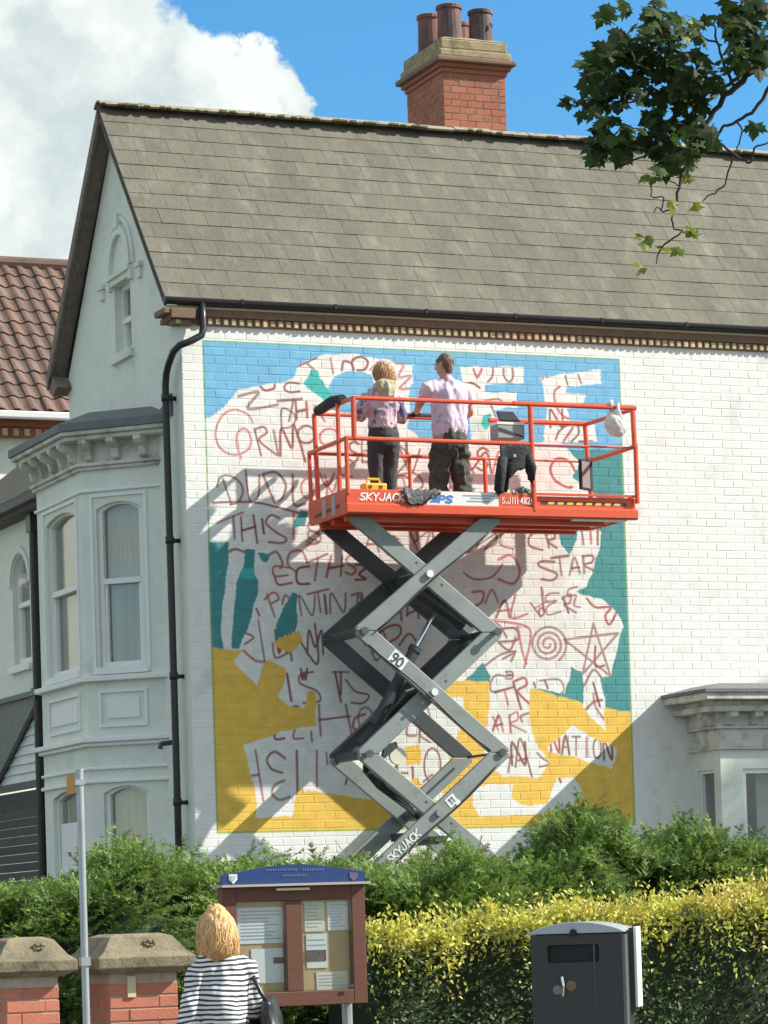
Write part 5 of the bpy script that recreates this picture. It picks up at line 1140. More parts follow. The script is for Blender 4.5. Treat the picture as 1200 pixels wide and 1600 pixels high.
loft(b, [RS, RE], [(.05, .05), (.04, .04)]); loft(b, [RE, RH], [(.041, .041), (.027, .027)])
hand(b, RH, (-.2, 1, -.05), (-1, 0, -.3), curl=.7)
for s in (-1, 1):
    loft(b, [(X+.02+s*.08, Y, 6.34), (X+.01+s*.10, Y+.02, 5.98), (X+s*.115, Y-.01, 5.66), (X+s*.12, Y-.01, FZ+.06)], [(.09, .09), (.065, .07), (.055, .06), (.04, .045)])
    loft(b, [(X+s*.12, Y-.03, FZ+.03), (X+s*.13, Y+.17, FZ+.025)], [(.035, .025), (.035, .02)])
flesh(b, 'body', m_skin, man, voxel=.0075, smooth=3)
eyes(TH, .098, man)
h = MB(); Mh = Matrix.Rotation(R(38), 3, 'Z')
loft(h, [TH(0, -.30, -.72), TH(0, -.26, -.2), TH(0, -.14, .3), TH(0, -.06, .78), TH(0, .02, 1.08)], [(.055, .05), (.083, .075), (.090, .102), (.074, .088), (.035, .045)], wide=Mh @ Vector((1, 0, 0)))
flesh(h, 'hair', m_hair_dark, man, voxel=.010, smooth=2, fold=.006, fscale=(60, 60, 30))
s_ = MB()
loft(s_, [(X+.015, Y, 6.31), (X+.02, Y, 6.45), (X+.015, Y-.005, 6.62), (X+.005, Y-.01, 6.76), (X-.005, Y, 6.83), (X-.01, Y, 6.865)], [(.180, .135), (.178, .135), (.195, .13), (.205, .115), (.155, .09), (.085, .075)])
loft(s_, [(2.40, -.74, 6.785), LS, (2.315, -.68, 6.715)], [(.085, .085), (.08, .078), (.074, .07)]); loft(s_, [(2.66, -.74, 6.785), RS, (2.765, -.73, 6.66)], [(.085, .085), (.08, .078), (.074, .07)])
flesh(s_, 'tshirt', m_tee, man, voxel=.010, smooth=3, fold=.024, fscale=(11, 11, 6), seed=2)
tr = MB()
loft(tr, [(X+.02, Y, 6.40), (X+.02, Y, 6.26), (X+.02, Y, 6.16)], [(.168, .125), (.182, .14), (.18, .14)])
for s in (-1, 1):
    loft(tr, [(X+.02+s*.085, Y, 6.22), (X+.01+s*.115, Y+.01, 6.0), (X+s*.125, Y-.005, 5.8), (X+s*.135, Y-.01, 5.66), (X+s*.145, Y-.01, FZ+.045)], [(.108, .115), (.105, .112), (.098, .10), (.095, .098), (.088, .095)])
flesh(tr, 'trousers', m_cargo, man, voxel=.011, smooth=2, fold=.036, fscale=(9, 9, 8), seed=5)
for s in (-1, 1):
    q = MB(); loft(q, [(X+s*.145, Y-.06, FZ+.035), (X+s*.15, Y+.06, FZ+.04), (X+s*.16, Y+.2, FZ+.03)], [(.045, .036), (.048, .042), (.045, .03)]); flesh(q, 'shoe', m_shoe, man, voxel=.01)

# --- woman in the hoodie, back to us
X, Y = 1.80, -.76
wom = thing('person', 'woman with tawny hair in patterned hoodie and charcoal leggings on the lift platform', 'person', (X, Y, FZ))
b = MB(); TH = head(b, (1.845, -.74, 6.90), .092, R(14), R(-10))
loft(b, [(X+.02, Y, 6.62), (1.83, Y, 6.76), (1.84, Y+.01, 6.86)], [(.06, .06), (.05, .052), (.048, .05)])
loft(b, [(X+.02, Y, 6.25), (X+.02, Y, 6.45), (X+.02, Y, 6.62), (X+.025, Y, 6.70)], [(.13, .10), (.115, .09), (.14, .09), (.10, .07)])
ALS, ALE, ALH = (1.665, -.76, 6.68), (1.59, -.72, 6.48), (1.68, -.42, 6.53)
ARS, ARE, ARH = (1.965, -.76, 6.68), (2.03, -.73, 6.47), (2.00, -.42, 6.52)
for a, e, hh, sd in ((ALS, ALE, ALH, 1), (ARS, ARE, ARH, -1)):
    loft(b, [a, e], [(.043, .043), (.035, .035)]); loft(b, [e, hh], [(.036, .036), (.025, .025)]); hand(b, hh, (.1*sd, 1, .25), (sd, 0, .3), L=.16, curl=.7)
for s in (-1, 1):
    loft(b, [(X+.015+s*.07, Y, 6.28), (X+.01+s*.07, Y+.01, 5.95), (X+s*.06, Y, 5.7), (X+s*.055, Y, FZ+.05)], [(.085, .09), (.06, .065), (.05, .055), (.035, .04)])
    loft(b, [(X+s*.055, Y-.03, FZ+.03), (X+s*.06, Y+.15, FZ+.025)], [(.03, .025), (.03, .02)])
flesh(b, 'body', m_skin, wom, voxel=.0075, smooth=3); eyes(TH, .092, wom)
h = MB(); loft(h, [TH(0, -.45, -1.75), TH(0, -.42, -1.2), TH(0, -.30, -.5), TH(0, -.16, .2), TH(.1, -.12, .8), TH(.2, -.1, 1.18)], [(.055, .045), (.085, .065), (.105, .085), (.11, .105), (.09, .095), (.04, .05)])
locks([TH(0, -.45, -1.75), TH(0, -.42, -1.2), TH(0, -.30, -.5), TH(0, -.16, .2), TH(.1, -.12, .8), TH(.2, -.1, 1.18)], [(.055, .045), (.085, .065), (.105, .085), (.11, .105), (.09, .095), (.04, .05)], (1, 0, 0), m_hair_tawny, wom, 260, 4, -math.pi/2)
flesh(h, 'hair', m_hair_tawny, wom, voxel=.010, smooth=2, fold=.018, fscale=(45, 45, 6), seed=3)
s_ = MB()
loft(s_, [(X+.02, Y, 6.36), (X+.02, Y, 6.46), (X+.02, Y-.005, 6.6), (X+.02, Y-.005, 6.70), (X+.025, Y, 6.78)], [(.158, .13), (.15, .125), (.175, .12), (.155, .105), (.075, .07)])
for a, e, hh in ((ALS, ALE, ALH), (ARS, ARE, ARH)):
    m_ = tuple(np.array(e)+(np.array(hh)-np.array(e))*.85); c_ = tuple(np.array(a)*.8+np.array((X+.02, Y, 6.68))*.2)
    loft(s_, [c_, a, e], [(.075, .075), (.072, .07), (.062, .06)]); loft(s_, [e, m_], [(.062, .06), (.045, .045)])
flesh(s_, 'hoodie', m_hoodie, wom, voxel=.010, smooth=3, fold=.022, fscale=(12, 12, 8), seed=9)
hd_ = MB(); loft(hd_, [(X-.07, Y-.05, 6.76), (X+.02, Y-.13, 6.72), (X+.11, Y-.06, 6.76)], [(.06, .05), (.09, .055), (.06, .05)], wide=(0, 0, 1)); loft(hd_, [(X+.025, Y-.12, 6.66), (X+.02, Y-.10, 6.80)], [(.07, .05), (.11, .05)])
flesh(hd_, 'hood', m_hood, wom, voxel=.010, smooth=2, fold=.014, fscale=(22, 22, 14), seed=4)
tr = MB(); loft(tr, [(X+.02, Y, 6.40), (X+.02, Y, 6.28), (X+.02, Y, 6.18)], [(.145, .115), (.160, .135), (.155, .13)])
for s in (-1, 1): loft(tr, [(X+.02+s*.078, Y, 6.24), (X+.01+s*.078, Y+.01, 6.0), (X+s*.068, Y, 5.8), (X+s*.06, Y, 5.66), (X+s*.057, Y, FZ+.06)], [(.092, .105), (.078, .085), (.062, .07), (.056, .06), (.046, .05)])
flesh(tr, 'leggings', m_legging, wom, voxel=.011, smooth=3, fold=.008, fscale=(14, 14, 10), seed=1)
for s in (-1, 1):
    q = MB(); loft(q, [(X+s*.057, Y-.05, FZ+.035), (X+s*.06, Y+.05, FZ+.04), (X+s*.065, Y+.17, FZ+.03)], [(.04, .034), (.042, .04), (.04, .028)]); flesh(q, 'shoe', m_shoe, wom, voxel=.01)

# --- woman in the striped top on the pavement, looking at the notices
X, Y = -5.15, -14.9
sw = thing('person', 'blonde woman in navy and white striped top on the pavement, seen from behind', 'person', (X, Y, 0))
b = MB(); TH = head(b, (-5.165, -14.88, 1.432), .098, R(-8), R(-6))
loft(b, [(X, Y, 1.24), (X, Y+.01, 1.36), (X, Y+.015, 1.44)], [(.07, .07), (.055, .058), (.052, .055)])
loft(b, [(X, Y, .86), (X, Y, 1.05), (X, Y, 1.22), (X, Y, 1.30)], [(.12, .085), (.105, .08), (.115, .075), (.08, .06)])
SLS, SLE, SLH = (X-.145, Y, 1.275), (X-.215, Y-.01, 1.03), (X-.225, Y+.06, .80)
SRS, SRE, SRH = (X+.140, Y, 1.275), (X+.215, Y+.06, 1.10), (X+.19, Y+.25, 1.10)
loft(b, [SLS, SLE, SLH], [(.036, .036), (.028, .028), (.024, .024)]); loft(b, [SRS, SRE], [(.036, .036), (.028, .028)]); loft(b, [SRE, SRH], [(.028, .028), (.024, .024)])
hand(b, SLH, (0, .25, -1), (1, 0, 0), curl=.4); hand(b, SRH, (-.5, .8, .1), (-.6, -.3, 0), curl=.8)
for s in (-1, 1):
    loft(b, [(X+s*.09, Y, .88), (X+s*.09, Y+.01, .5), (X+s*.08, Y, .25), (X+s*.08, Y, .07)], [(.1, .1), (.065, .07), (.055, .06), (.04, .045)]); loft(b, [(X+s*.08, Y-.04, .035), (X+s*.09, Y+.16, .03)], [(.035, .028), (.035, .022)])
flesh(b, 'body', m_skin, sw, voxel=.0085, smooth=3); eyes(TH, .100, sw)
h = MB(); loft(h, [TH(0, -.22, -1.12), TH(0, -.20, -.85), TH(0, -.18, -.3), TH(0, -.12, .3), TH(0, -.06, .8), TH(0, -.02, 1.14)], [(.092, .07), (.112, .10), (.114, .114), (.107, .116), (.090, .098), (.062, .066)])
locks([TH(0, -.22, -1.12), TH(0, -.20, -.85), TH(0, -.18, -.3), TH(0, -.12, .3), TH(0, -.06, .8), TH(0, -.02, 1.14)], [(.092, .07), (.112, .10), (.114, .114), (.107, .116), (.090, .098), (.062, .066)], (1, 0, 0), m_hair_blond, sw, 420, 7, -math.pi/2)
flesh(h, 'hair', m_hair_blond, sw, voxel=.007, smooth=3, fold=.012, fscale=(48, 48, 7), seed=6)
s_ = MB()
loft(s_, [(X, Y, .72), (X, Y, .84), (X, Y, 1.0), (X, Y-.005, 1.17), (X, Y-.005, 1.29), (X, Y, 1.345), (X, Y, 1.375)], [(.190, .155), (.18, .15), (.150, .135), (.155, .125), (.150, .11), (.11, .085), (.072, .07)])
loft(s_, [(X-.11, Y, 1.28), SLS, SLE, tuple(np.array(SLE)*.2+np.array(SLH)*.8)], [(.07, .07), (.068, .066), (.060, .058), (.048, .046)])
loft(s_, [(X+.11, Y, 1.28), SRS, SRE], [(.07, .07), (.068, .066), (.058, .056)]); loft(s_, [SRE, tuple(np.array(SRE)*.35+np.array(SRH)*.65)], [(.058, .056), (.05, .048)])
flesh(s_, 'striped_top', m_stripe, sw, voxel=.010, smooth=3, fold=.026, fscale=(9, 9, 6), seed=8)
tr = MB(); loft(tr, [(X, Y, .86), (X, Y, .78)], [(.19, .15), (.195, .15)])
for s in (-1, 1): loft(tr, [(X+s*.095, Y, .82), (X+s*.095, Y+.01, .5), (X+s*.085, Y, .28), (X+s*.085, Y, .07)], [(.105, .115), (.085, .09), (.075, .08), (.07, .075)])
flesh(tr, 'trousers', m_jeans, sw, voxel=.012, smooth=3, fold=.012, seed=3)
for s in (-1, 1):
    q = MB(); loft(q, [(X+s*.085, Y-.06, .04), (X+s*.09, Y+.06, .045), (X+s*.095, Y+.19, .03)], [(.04, .038), (.045, .045), (.042, .03)]); flesh(q, 'shoe', m_shoe, sw, voxel=.01)
sw.scale = (.85, .86, 1.03)
hb = thing('handbag', 'black leather handbag hanging from the shoulder of the woman in stripes', 'handbag', (X+.27, Y-.02, .80))
q = MB(); loft(q, [(X+.262, Y-.03, .82), (X+.255, Y-.03, .98), (X+.225, Y-.03, 1.16)], [(.16, .06), (.15, .06), (.11, .03)], wide=(.45, .9, 0)); flesh(q, 'bag', m_leather, hb, voxel=.012, fold=.012, seed=2)
MB().tube([(X+.215, Y-.10, 1.12), (X+.165, Y-.085, 1.20), (X+.122, Y-.02, 1.345), (X+.165, Y+.06, 1.25), (X+.24, Y+.07, 1.03)], .012, 8).build('strap', m_leather, hb, smooth=True)
# ------------------------------------------------------------------ gate pillars
def pillar(x0, x1, y0, label, seed):
    """brick pier x0..x1 with its front at y0, stone cap"""
    p = thing('gate_pillar', label, 'gate pillar', ((x0+x1)/2, y0+.22, 0), 'brick gate pillars by the pavement'); rr = random.Random(seed)
    w = x1-x0; dpt = w*1.12
    core = MB().box(x0+.006, x1-.006, y0+.006, y0+dpt-.006, 0, 1.305).build('pier', m_mortar, p)
    f, s_ = [], []; n = 0; z = .04
    hgt = .0625
    while z < 1.29:
        if n % 2 == 0:
            f += [(x0+w*.36, y0+rr.uniform(-.002, .002), z, (1, 1)), (x0+w*.86, y0+rr.uniform(-.002, .002), z, (.38, 1))]
            s_ += [(x0, y0+dpt*.20, z, (.52, 1)), (x0, y0+dpt*.70, z, (.8, 1))]
        else:
            f += [(x0+w*.14, y0+rr.uniform(-.002, .002), z, (.38, 1)), (x0+w*.64, y0+rr.uniform(-.002, .002), z, (1, 1))]
            s_ += [(x0, y0+dpt*.34, z, (.92, 1)), (x0, y0+dpt*.82, z, (.46, 1))]
        z += hgt; n += 1
    lay('brick', chamfer_block(w*.70, hgt-.008, .02, .003), m_pillbrick, core, f)
    lay('brick', chamfer_block(w*.74, hgt-.008, .02, .003), m_pillbrick, core, s_, rotz=R(-90))
    c0, c1, d0, d1 = x0-.068, x1+.068, y0-.068, y0+dpt+.068
    prof = [(-.02, 1.3055), (.03, 1.33), (.035, 1.335), (.035, 1.385), (0.0, 1.41), (-.055, 1.485), (-.10, 1.50)]
    V = []
    bx = [(c0+.03, d0+.03), (c1-.03, d0+.03), (c1-.03, d1-.03), (c0+.03, d1-.03)]
    for o, zz in prof:
        for x, y in bx: V.append((x+(-o if x < (c0+c1)/2 else o), y+(-o if y < (d0+d1)/2 else o), zz))
    F = [(i*4+j, i*4+(j+1) % 4, i*4+4+(j+1) % 4, i*4+4+j) for i in range(len(prof)-1) for j in range(4)]+[(3,2,1,0), tuple(range(len(V)-4, len(V)))]
    cap = MB().add(V, F).build('stone_cap', m_capstone, p, bevel=.004)
    cx = (c0+c1)/2+.03; bss = MB()
    for k in range(7): a = k*.9+seed; bss.tube([(cx+.028*math.cos(a), d0+.055+.018*math.sin(a), 1.452+.012*math.sin(a)), (cx+.03*math.cos(a+.8), d0+.05, 1.453+.014*math.sin(a+.8))], .005, 5)
    bss.build('carved_boss', mat('carved_stone_%d' % seed, (.16, .12, .07), .9), cap)
    return p
p2 = pillar(-5.555, -5.198, -14.4, 'right brick gate pillar with stone cap and small cream plate, left of the woman', 2)
MB().box(-5.462, -5.420, -14.409, -14.397, 1.19, 1.292).build('cream_plate', m_cream, p2)
pillar(-6.075, -5.806, -14.4, 'left brick gate pillar with stone cap, cut by the left edge of the picture', 5)

# ------------------------------------------------------------------ sign pole
po = thing('sign_pole', 'slim grey galvanised sign pole between the two brick gate pillars', 'pole', (-5.86, -15.0, 0))
MB().tube([(-5.862, -15.0, 0), (-5.862, -15.0, 2.268)], .0175, 14).build('post', m_galv, po, smooth=False)
MB().tube([(-5.862, -15.0, 2.2685), (-5.862, -15.0, 2.28)], .019, 14).build('cap', m_galv, po)
sp = Face((-5.925, -14.94), (-5.888, -15.01)); MB().obox(sp, .022, .072, 2.165, 2.255, -.006, 0).build('sign_plate', m_plateor, po)
MB().box(-5.89, -5.845, -15.02, -14.98, 2.205, 2.23).build('clip', m_galv, po)
MB().box(-5.885, -5.84, -15.022, -14.98, 1.36, 1.40).build('clip', m_galv, po)

# ------------------------------------------------------------------ notice board
nx0, nx1, ny, nz0, nz1 = -4.875, -4.098, -14.2, 1.105, 1.715
nbd = thing('notice_board', 'brown wooden notice board with royal blue header and papers behind two glazed doors', 'notice board', ((nx0+nx1)/2, ny+.08, 0))
MB().box(nx0+.02, nx1-.02, ny+.075, ny+.12, nz0+.02, nz1-.02).build('back_box', m_wood, nbd)
fm = 'frame'
xm = (nx0+nx1)/2-.005
for a, b, c, d in ((nx0, nx0+.075, nz0, nz1-.0), (nx1-.075, nx1, nz0, nz1-.0), (xm-.045, xm+.045, nz0+.075, nz1-.075), (nx0+.0755, nx1-.0755, nz0, nz0+.0745), (nx0+.0755, nx1-.0755, nz1-.0745, nz1)):
    MB().box(a, b, ny+.018, ny+.09, c, d).build('frame', m_wood, nbd, bevel=.004)
MB().box(nx0-.015, nx1+.015, ny-.03, ny+.13, nz1+.001, nz1+.013).build('drip_rail', mat('pale_trim', (.40, .34, .30), .5), nbd)
MB().box(xm-.10, xm+.08, ny-.012, ny-.001, nz1-.022, nz1-.010).build('brass_strip', m_cream, nbd)
def ptx(x): return (x-nx0)/(nx1-nx0)
hp = [(nx0-.0, nz1+.0135), (nx1, nz1+.0135), (nx1, nz1+.062)]
for k in range(15):
    u = k/14; hp.append((nx1-.012-(nx1-nx0-.024)*u, nz1+.068+.042*math.sin(math.pi*u)**1.3))
hp.append((nx0, nz1+.062))
hdr = MB().prism([(x, ny+.01, z) for x, z in hp], (0, .035, 0)).build('header_panel', m_blue, nbd)
sh = [(0, .048), (.044, .048), (.044, .02), (.022, 0), (0, .02)]
MB().prism([(nx0+.035+x, ny+.009, nz1+.019+z) for x, z in sh], (0, -.003, 0)).build('crest', m_paper, hdr)
MB().prism([(nx0+.043+x*.62, ny+.0055, nz1+.031+z*.62) for x, z in sh], (0, -.002, 0)).build('crest_device', mat('crest_grey', (.40, .45, .48), .6), hdr)
MB().prism([(nx1-.085+x, ny+.009, nz1+.018+z*.9) for x, z in sh], (0, -.003, 0)).build('crest', mat('dull_crest', (.10, .09, .16), .6), hdr)
for i, (a, b, z) in enumerate(((xm-.15, xm+.02, .078), (xm+.05, xm+.16, .075), (xm-.06, xm+.07, .048))):
    k = a
    while k < b: MB().box(k, k+.008, ny+.0075, ny+.0098, nz1+z, nz1+z+.011).build('faded_print', m_gold, hdr); k += .0135
for (a, b, nm) in ((nx0+.0755, xm-.0455, 0), (xm+.0455, nx1-.0755, 1)):
    MB().box(a, b, ny+.066, ny+.0745, nz0+.0755, nz1-.0755).build('pin_board', m_board, nbd)
    MB().box(a, b, ny+.022, ny+.025, nz0+.0755, nz1-.0755).build('glass_door', m_clear, nbd)
def sheet(px0, py0, px1, py1, m, lines=6, pic=None):
    a = at(px0, py0, 'y', ny+.062); b = at(px1, py1, 'y', ny+.062); x0, x1, z0, z1 = a[0], b[0], b[2], a[2]
    s = MB().box(x0, x1, ny+.0615, ny+.0635, z0, z1).build('notice', m, nbd)
    if lines:
        l = MB()
        for i in range(lines):
            zz = z1-(z1-z0)*(i+1)/(lines+1.5); e = rnd.uniform(.62, .95); h = (z1-z0)*.028
            l.box(x0+(x1-x0)*.08, x0+(x1-x0)*e, ny+.0600, ny+.0614, zz-h, zz)
        l.build('printed_lines', m_greytext, s, kind='stuff')
    if pic:
        a = at(pic[0], pic[1], 'y', ny+.06); b = at(pic[2], pic[3], 'y', ny+.06)
        MB().box(a[0], b[0], ny+.0585, ny+.0599, b[2], a[2]).build('picture', mat('notice_picture_%d' % px0, (.13, .09, .09), .6, var=.5, vscale=60), s)
sheet(370, 1419, 444, 1473, m_paper, 9); sheet(392, 1483, 444, 1535, m_paper, 0, (427, 1496, 443, 1505)); sheet(475, 1409, 507, 1455, m_paperc, 7); sheet(511, 1409, 544, 1453, m_paper, 8); sheet(478, 1460, 512, 1512, m_paper, 5, (479, 1485, 510, 1501)); sheet(494, 1519, 544, 1545, m_paperc, 4)
MB().box(nx1-.115, nx1-.085, ny-.004, ny+.0, nz0+.085, nz0+.10).build('lock', m_dgrey, nbd)
for x in (nx0+.06, nx1-.06): MB().tube([(x, ny+.16, 0), (x, ny+.16, nz1-.05)], .028, 10).build('post', m_galv, nbd)

# ------------------------------------------------------------------ litter bin
bx0, bx1, by = -3.355, -2.895, -15.0
bn = thing('litter_bin', 'charcoal street litter bin with pale domed hood in front of the golden hedge', 'litter bin', ((bx0+bx1)/2, by+.28, 0))
bw, bd_ = bx1-bx0, .56
def rrect(x0, x1, y0, y1, r, n=5):
    P = []
    for cx, cy, a in ((x1-r, y0+r, -90), (x1-r, y1-r, 0), (x0+r, y1-r, 90), (x0+r, y0+r, 180)):
        for k in range(n+1): t = R(a+90*k/n); P.append((cx+r*math.cos(t), cy+r*math.sin(t)))
    return P
zs0, zs1 = 1.225, 1.365; ox0, ox1 = bx0+.085, bx1-.105
sh_ = MB().zprism(rrect(bx0+.012, bx1-.012, by+.04, by+bd_, .05), .06, 1.43); 
body = sh_.build('body', m_bin, bn, bevel=.004)
ff = Face((bx0+.0, by), (bx1, by))
holed(ff, [(.0, .08), (bw, .08), (bw, 1.425), (.0, 1.425)], [rrect(.085, bw-.115, 1.285, 1.375, .015, 3)], .036, 'front_panel', m_bin, bn)
MB().box(ox0-.01, ox1+.03, by+.030, by+.0395, 1.27, 1.39).build('opening', m_bindark, bn)
MB().prism([(bx1+.001, by+.03, .10), (bx1+.001, by+.25, .10), (bx1+.001, by+.25, 1.42), (bx1+.001, by+.03, 1.42)], (.02, 0, 0)).build('side_panel', m_bin, bn)
MB().tube([(bx1+.012, by+.004, .1), (bx1+.012, by+.004, 1.42)], .014, 10).build('corner_trim', mat('worn_edge', (.12, .13, .135), .35), bn)
MB().box(bx1+.045, bx1+.062, by+.12, by+.30, 1.05, 1.455).build('side_poster', m_whitepl, bn, bevel=.004)
MB().box(bx1+.0215, bx1+.0445, by+.12, by+.30, 1.03, 1.45).build('poster_frame', m_bin, bn)
pr_ = [(bx0-.008, 1.4305), (bx1+.012, 1.4305)]
for k in range(17):
    u = k/16; pr_.append((bx1+.012-(bw+.02)*u, 1.438+.05*math.sin(math.pi*u)**.8))
hood = MB().prism([(x, by-.012, z) for x, z in pr_], (0, bd_+.03, 0)).build('hood', m_binlid, bn, bevel=.006)
MB().tube([((bx0+bx1)/2-.01, by-.022, 1.435), ((bx0+bx1)/2-.01, by-.010, 1.435)], .018, 12).build('lock', m_bindark, bn)
MB().prism([(bx1-.145, by-.003, 1.03), (bx1-.135, by-.003, 1.03), (bx1-.135, by-.003, 1.385), (bx1-.145, by-.003, 1.385)], (0, .004, 0)).build('door_edge', m_dgrey, bn)
MB().tube([(bx0+.155, by-.012, 1.215), (bx0+.162, by-.018, 1.17), (bx0+.155, by-.012, 1.12)], .008, 8).build('stubber_rim', m_chrome, bn)
MB().tube([(bx0+.13, by-.004, 1.15), (bx0+.13, by+.004, 1.15)], .024, 16).build('sticker', mat('rubbed_sticker', (.16, .165, .15), .5), bn)
MB().tube([(bx0+.20, by-.004, 1.17), (bx0+.20, by+.004, 1.17)], .026, 16).build('sticker', mat('ochre_sticker', (.16, .115, .055), .5), bn)
MB().box(bx0+.02, bx1-.02, by+.03, by+bd_-.02, .0, .0595).build('plinth', m_bindark, bn)
bn.rotation_euler.z = R(-34)

# ------------------------------------------------------------------ hedges
def frames(d, nrm):
    """orthonormal frames from directions d (n,3) and rough normals"""
    d = d/np.linalg.norm(d, axis=1, keepdims=True); s = np.cross(nrm, d); s /= np.maximum(np.linalg.norm(s, axis=1, keepdims=True), 1e-6); n = np.cross(d, s)
    return d, s, n
def scatter(template, base, d, nrm, scale):
    """copies of a flat template (k,2: along, across) at base points; returns triangle soup"""
    d, s, n = frames(d, nrm); k = len(template)
    V = base[:, None, :]+scale[:, None, None]*(template[None, :, 0:1]*d[:, None, :]+template[None, :, 1:2]*s[:, None, :]+template[None, :, 2:3]*n[:, None, :])
    return V.reshape(-1, 3), np.arange(len(base)*k).reshape(-1, 3)
# a feathery spray: a stem with side leaflets, each a thin triangle
def spray(seed):
    q = random.Random(seed); T_ = []
    for k in range(8):
        a = .05+k*.115+q.uniform(-.03, .03); l = .46*(1-k*.10)*q.uniform(.6, 1.2); w = q.uniform(.05, .10)
        for sgn in (-1, 1):
            if q.random() < .15: continue
            e = l*q.uniform(.5, .8); T_ += [(a, 0, 0), (a+w*1.7, sgn*.02, 0), (a+l*q.uniform(.6, .95), sgn*e, -.10*l+q.uniform(-.08, .08))]
    return np.array(T_+[(0, -.03, 0), (0, .03, 0), (1.0+q.uniform(0, .15), q.uniform(-.1, .1), -.12)])
SPRS = [spray(k) for k in range(6)]
ch_ = thing('conifer_hedge', 'tall feathery green conifer hedge in front of the house wall', 'hedge', (-3.0, -12.2, 0))
HP = [(-120, 1380), (0, 1362), (60, 1368), (120, 1352), (150, 1338), (170, 1304), (188, 1296), (208, 1318), (240, 1335), (262, 1318), (300, 1345), (360, 1335), (400, 1325), (430, 1338), (470, 1330), (520, 1350), (545, 1318), (565, 1352), (620, 1348), (665, 1336), (700, 1306), (722, 1330), (760, 1330), (800, 1334), (840, 1322), (868, 1292), (888, 1264), (915, 1250), (942, 1276), (968, 1302), (1010, 1316), (1040, 1302), (1060, 1268), (1082, 1292), (1120, 1302), (1160, 1304), (1200, 1300), (1300, 1300), (1500, 1310)]
hx = np.array([at(x, y, 'y', -12.2)[0] for x, y in HP]); hz = np.array([at(x, y, 'y', -12.2)[2] for x, y in HP])
def ctop(x): return np.interp(x, hx, hz)
N1 = 26000
bx_ = nrng.uniform(hx[0], hx[-1], N1); t = nrng.uniform(0, 1, N1)
kind = nrng.uniform(0, 1, N1)
front = kind < .62
by_ = np.where(front, -12.66+nrng.uniform(-.10, .16, N1)+.12*np.sin(bx_*3.1)+.08*np.sin(bx_*7.3+1), nrng.uniform(-12.6, -11.7, N1))
topz = ctop(bx_)-.135
bz_ = np.where(front, .3+(topz-.3)*nrng.power(1.7, N1), topz-nrng.exponential(.05, N1))
clump = np.sin(bx_*8.3+2.1*np.sin(bz_*5.1))*np.sin(bz_*13.7+1.7*np.sin(bx_*6.3))+.6*np.sin(bx_*17.1+bz_*9.7)*np.sin(bz_*23-bx_*8)
bump_ = -.085*clump+.05*np.sin(bx_*3.1+1)
roundoff = np.clip((bz_-(topz-.35))/.35, 0, 1)**2; by_ = by_+np.where(front, roundoff*.38, 0)+bump_*np.where(front, 1, 0)
d = np.stack([nrng.normal(0, .75, N1), np.where(front, -.75+nrng.normal(0, .4, N1), nrng.normal(0, .5, N1)), np.where(front, .15+roundoff*.9+nrng.normal(0, .3, N1), .75+nrng.normal(0, .3, N1))], 1)
nr = np.stack([nrng.normal(0, .35, N1), -.35+nrng.normal(0, .35, N1), np.full(N1, .9)], 1)
keep_ = (clump > -.42) | (nrng.uniform(0, 1, N1) < .25) | ~front
bx_, by_, bz_, d, nr = bx_[keep_], by_[keep_], bz_[keep_], d[keep_], nr[keep_]
# taller leaders that break the outline
NL_ = 1800; lx = nrng.choice(np.array([188, 205, 262, 330, 400, 440, 545, 600, 665, 700, 740, 800, 862, 885, 900, 915, 930, 960, 1010, 1042, 1060, 1075, 1120, 1180]), NL_)+nrng.normal(0, 14, NL_)
lX = np.interp(lx, [q[0] for q in HP], hx); lt = nrng.triangular(-.30, -.20, .02, NL_); lB = np.stack([lX+nrng.normal(0, .02, NL_)*(1-lt*6), np.full(NL_, -12.2)+nrng.normal(0, .10, NL_), ctop(lX)+lt], 1)
lD = np.stack([nrng.normal(0, .8, NL_), nrng.normal(-.2, .6, NL_), .55+nrng.normal(0, .3, NL_)], 1); lN = np.stack([nrng.normal(0, .4, NL_), -.5+nrng.normal(0, .3, NL_), np.full(NL_, .8)], 1)
Bp = np.concatenate([np.stack([bx_, by_, bz_], 1), lB]); Dp = np.concatenate([d, lD]); Np = np.concatenate([nr, lN]); Sp = nrng.uniform(.065, .15, len(Bp)); pick = nrng.integers(0, len(SPRS), len(Bp)); VV = []
for k, sp_ in enumerate(SPRS): m_ = pick == k; VV.append(scatter(sp_, Bp[m_], Dp[m_], Np[m_], Sp[m_])[0])
VV = np.concatenate(VV); soup('foliage', VV, np.arange(len(VV)).reshape(-1, 3), m_conif, ch_, kind='stuff')
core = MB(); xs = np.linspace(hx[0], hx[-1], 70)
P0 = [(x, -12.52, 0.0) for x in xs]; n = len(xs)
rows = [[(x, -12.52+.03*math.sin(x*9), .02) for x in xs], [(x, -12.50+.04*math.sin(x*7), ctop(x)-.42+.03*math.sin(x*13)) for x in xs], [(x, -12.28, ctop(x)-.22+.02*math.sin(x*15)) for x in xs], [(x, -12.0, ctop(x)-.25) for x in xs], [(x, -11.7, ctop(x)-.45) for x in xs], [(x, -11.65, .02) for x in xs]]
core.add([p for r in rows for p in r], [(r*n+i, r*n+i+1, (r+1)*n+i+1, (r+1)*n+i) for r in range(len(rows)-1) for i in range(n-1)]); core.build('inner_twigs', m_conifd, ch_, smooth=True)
for x in np.linspace(-5.6, .4, 11):
    MB().tube([(x, -12.2, 0), (x+.03, -12.2, ctop(x)*.6), (x, -12.2, ctop(x)-.05)], [.05, .03, .008], 7).build('stem', m_bark, ch_)

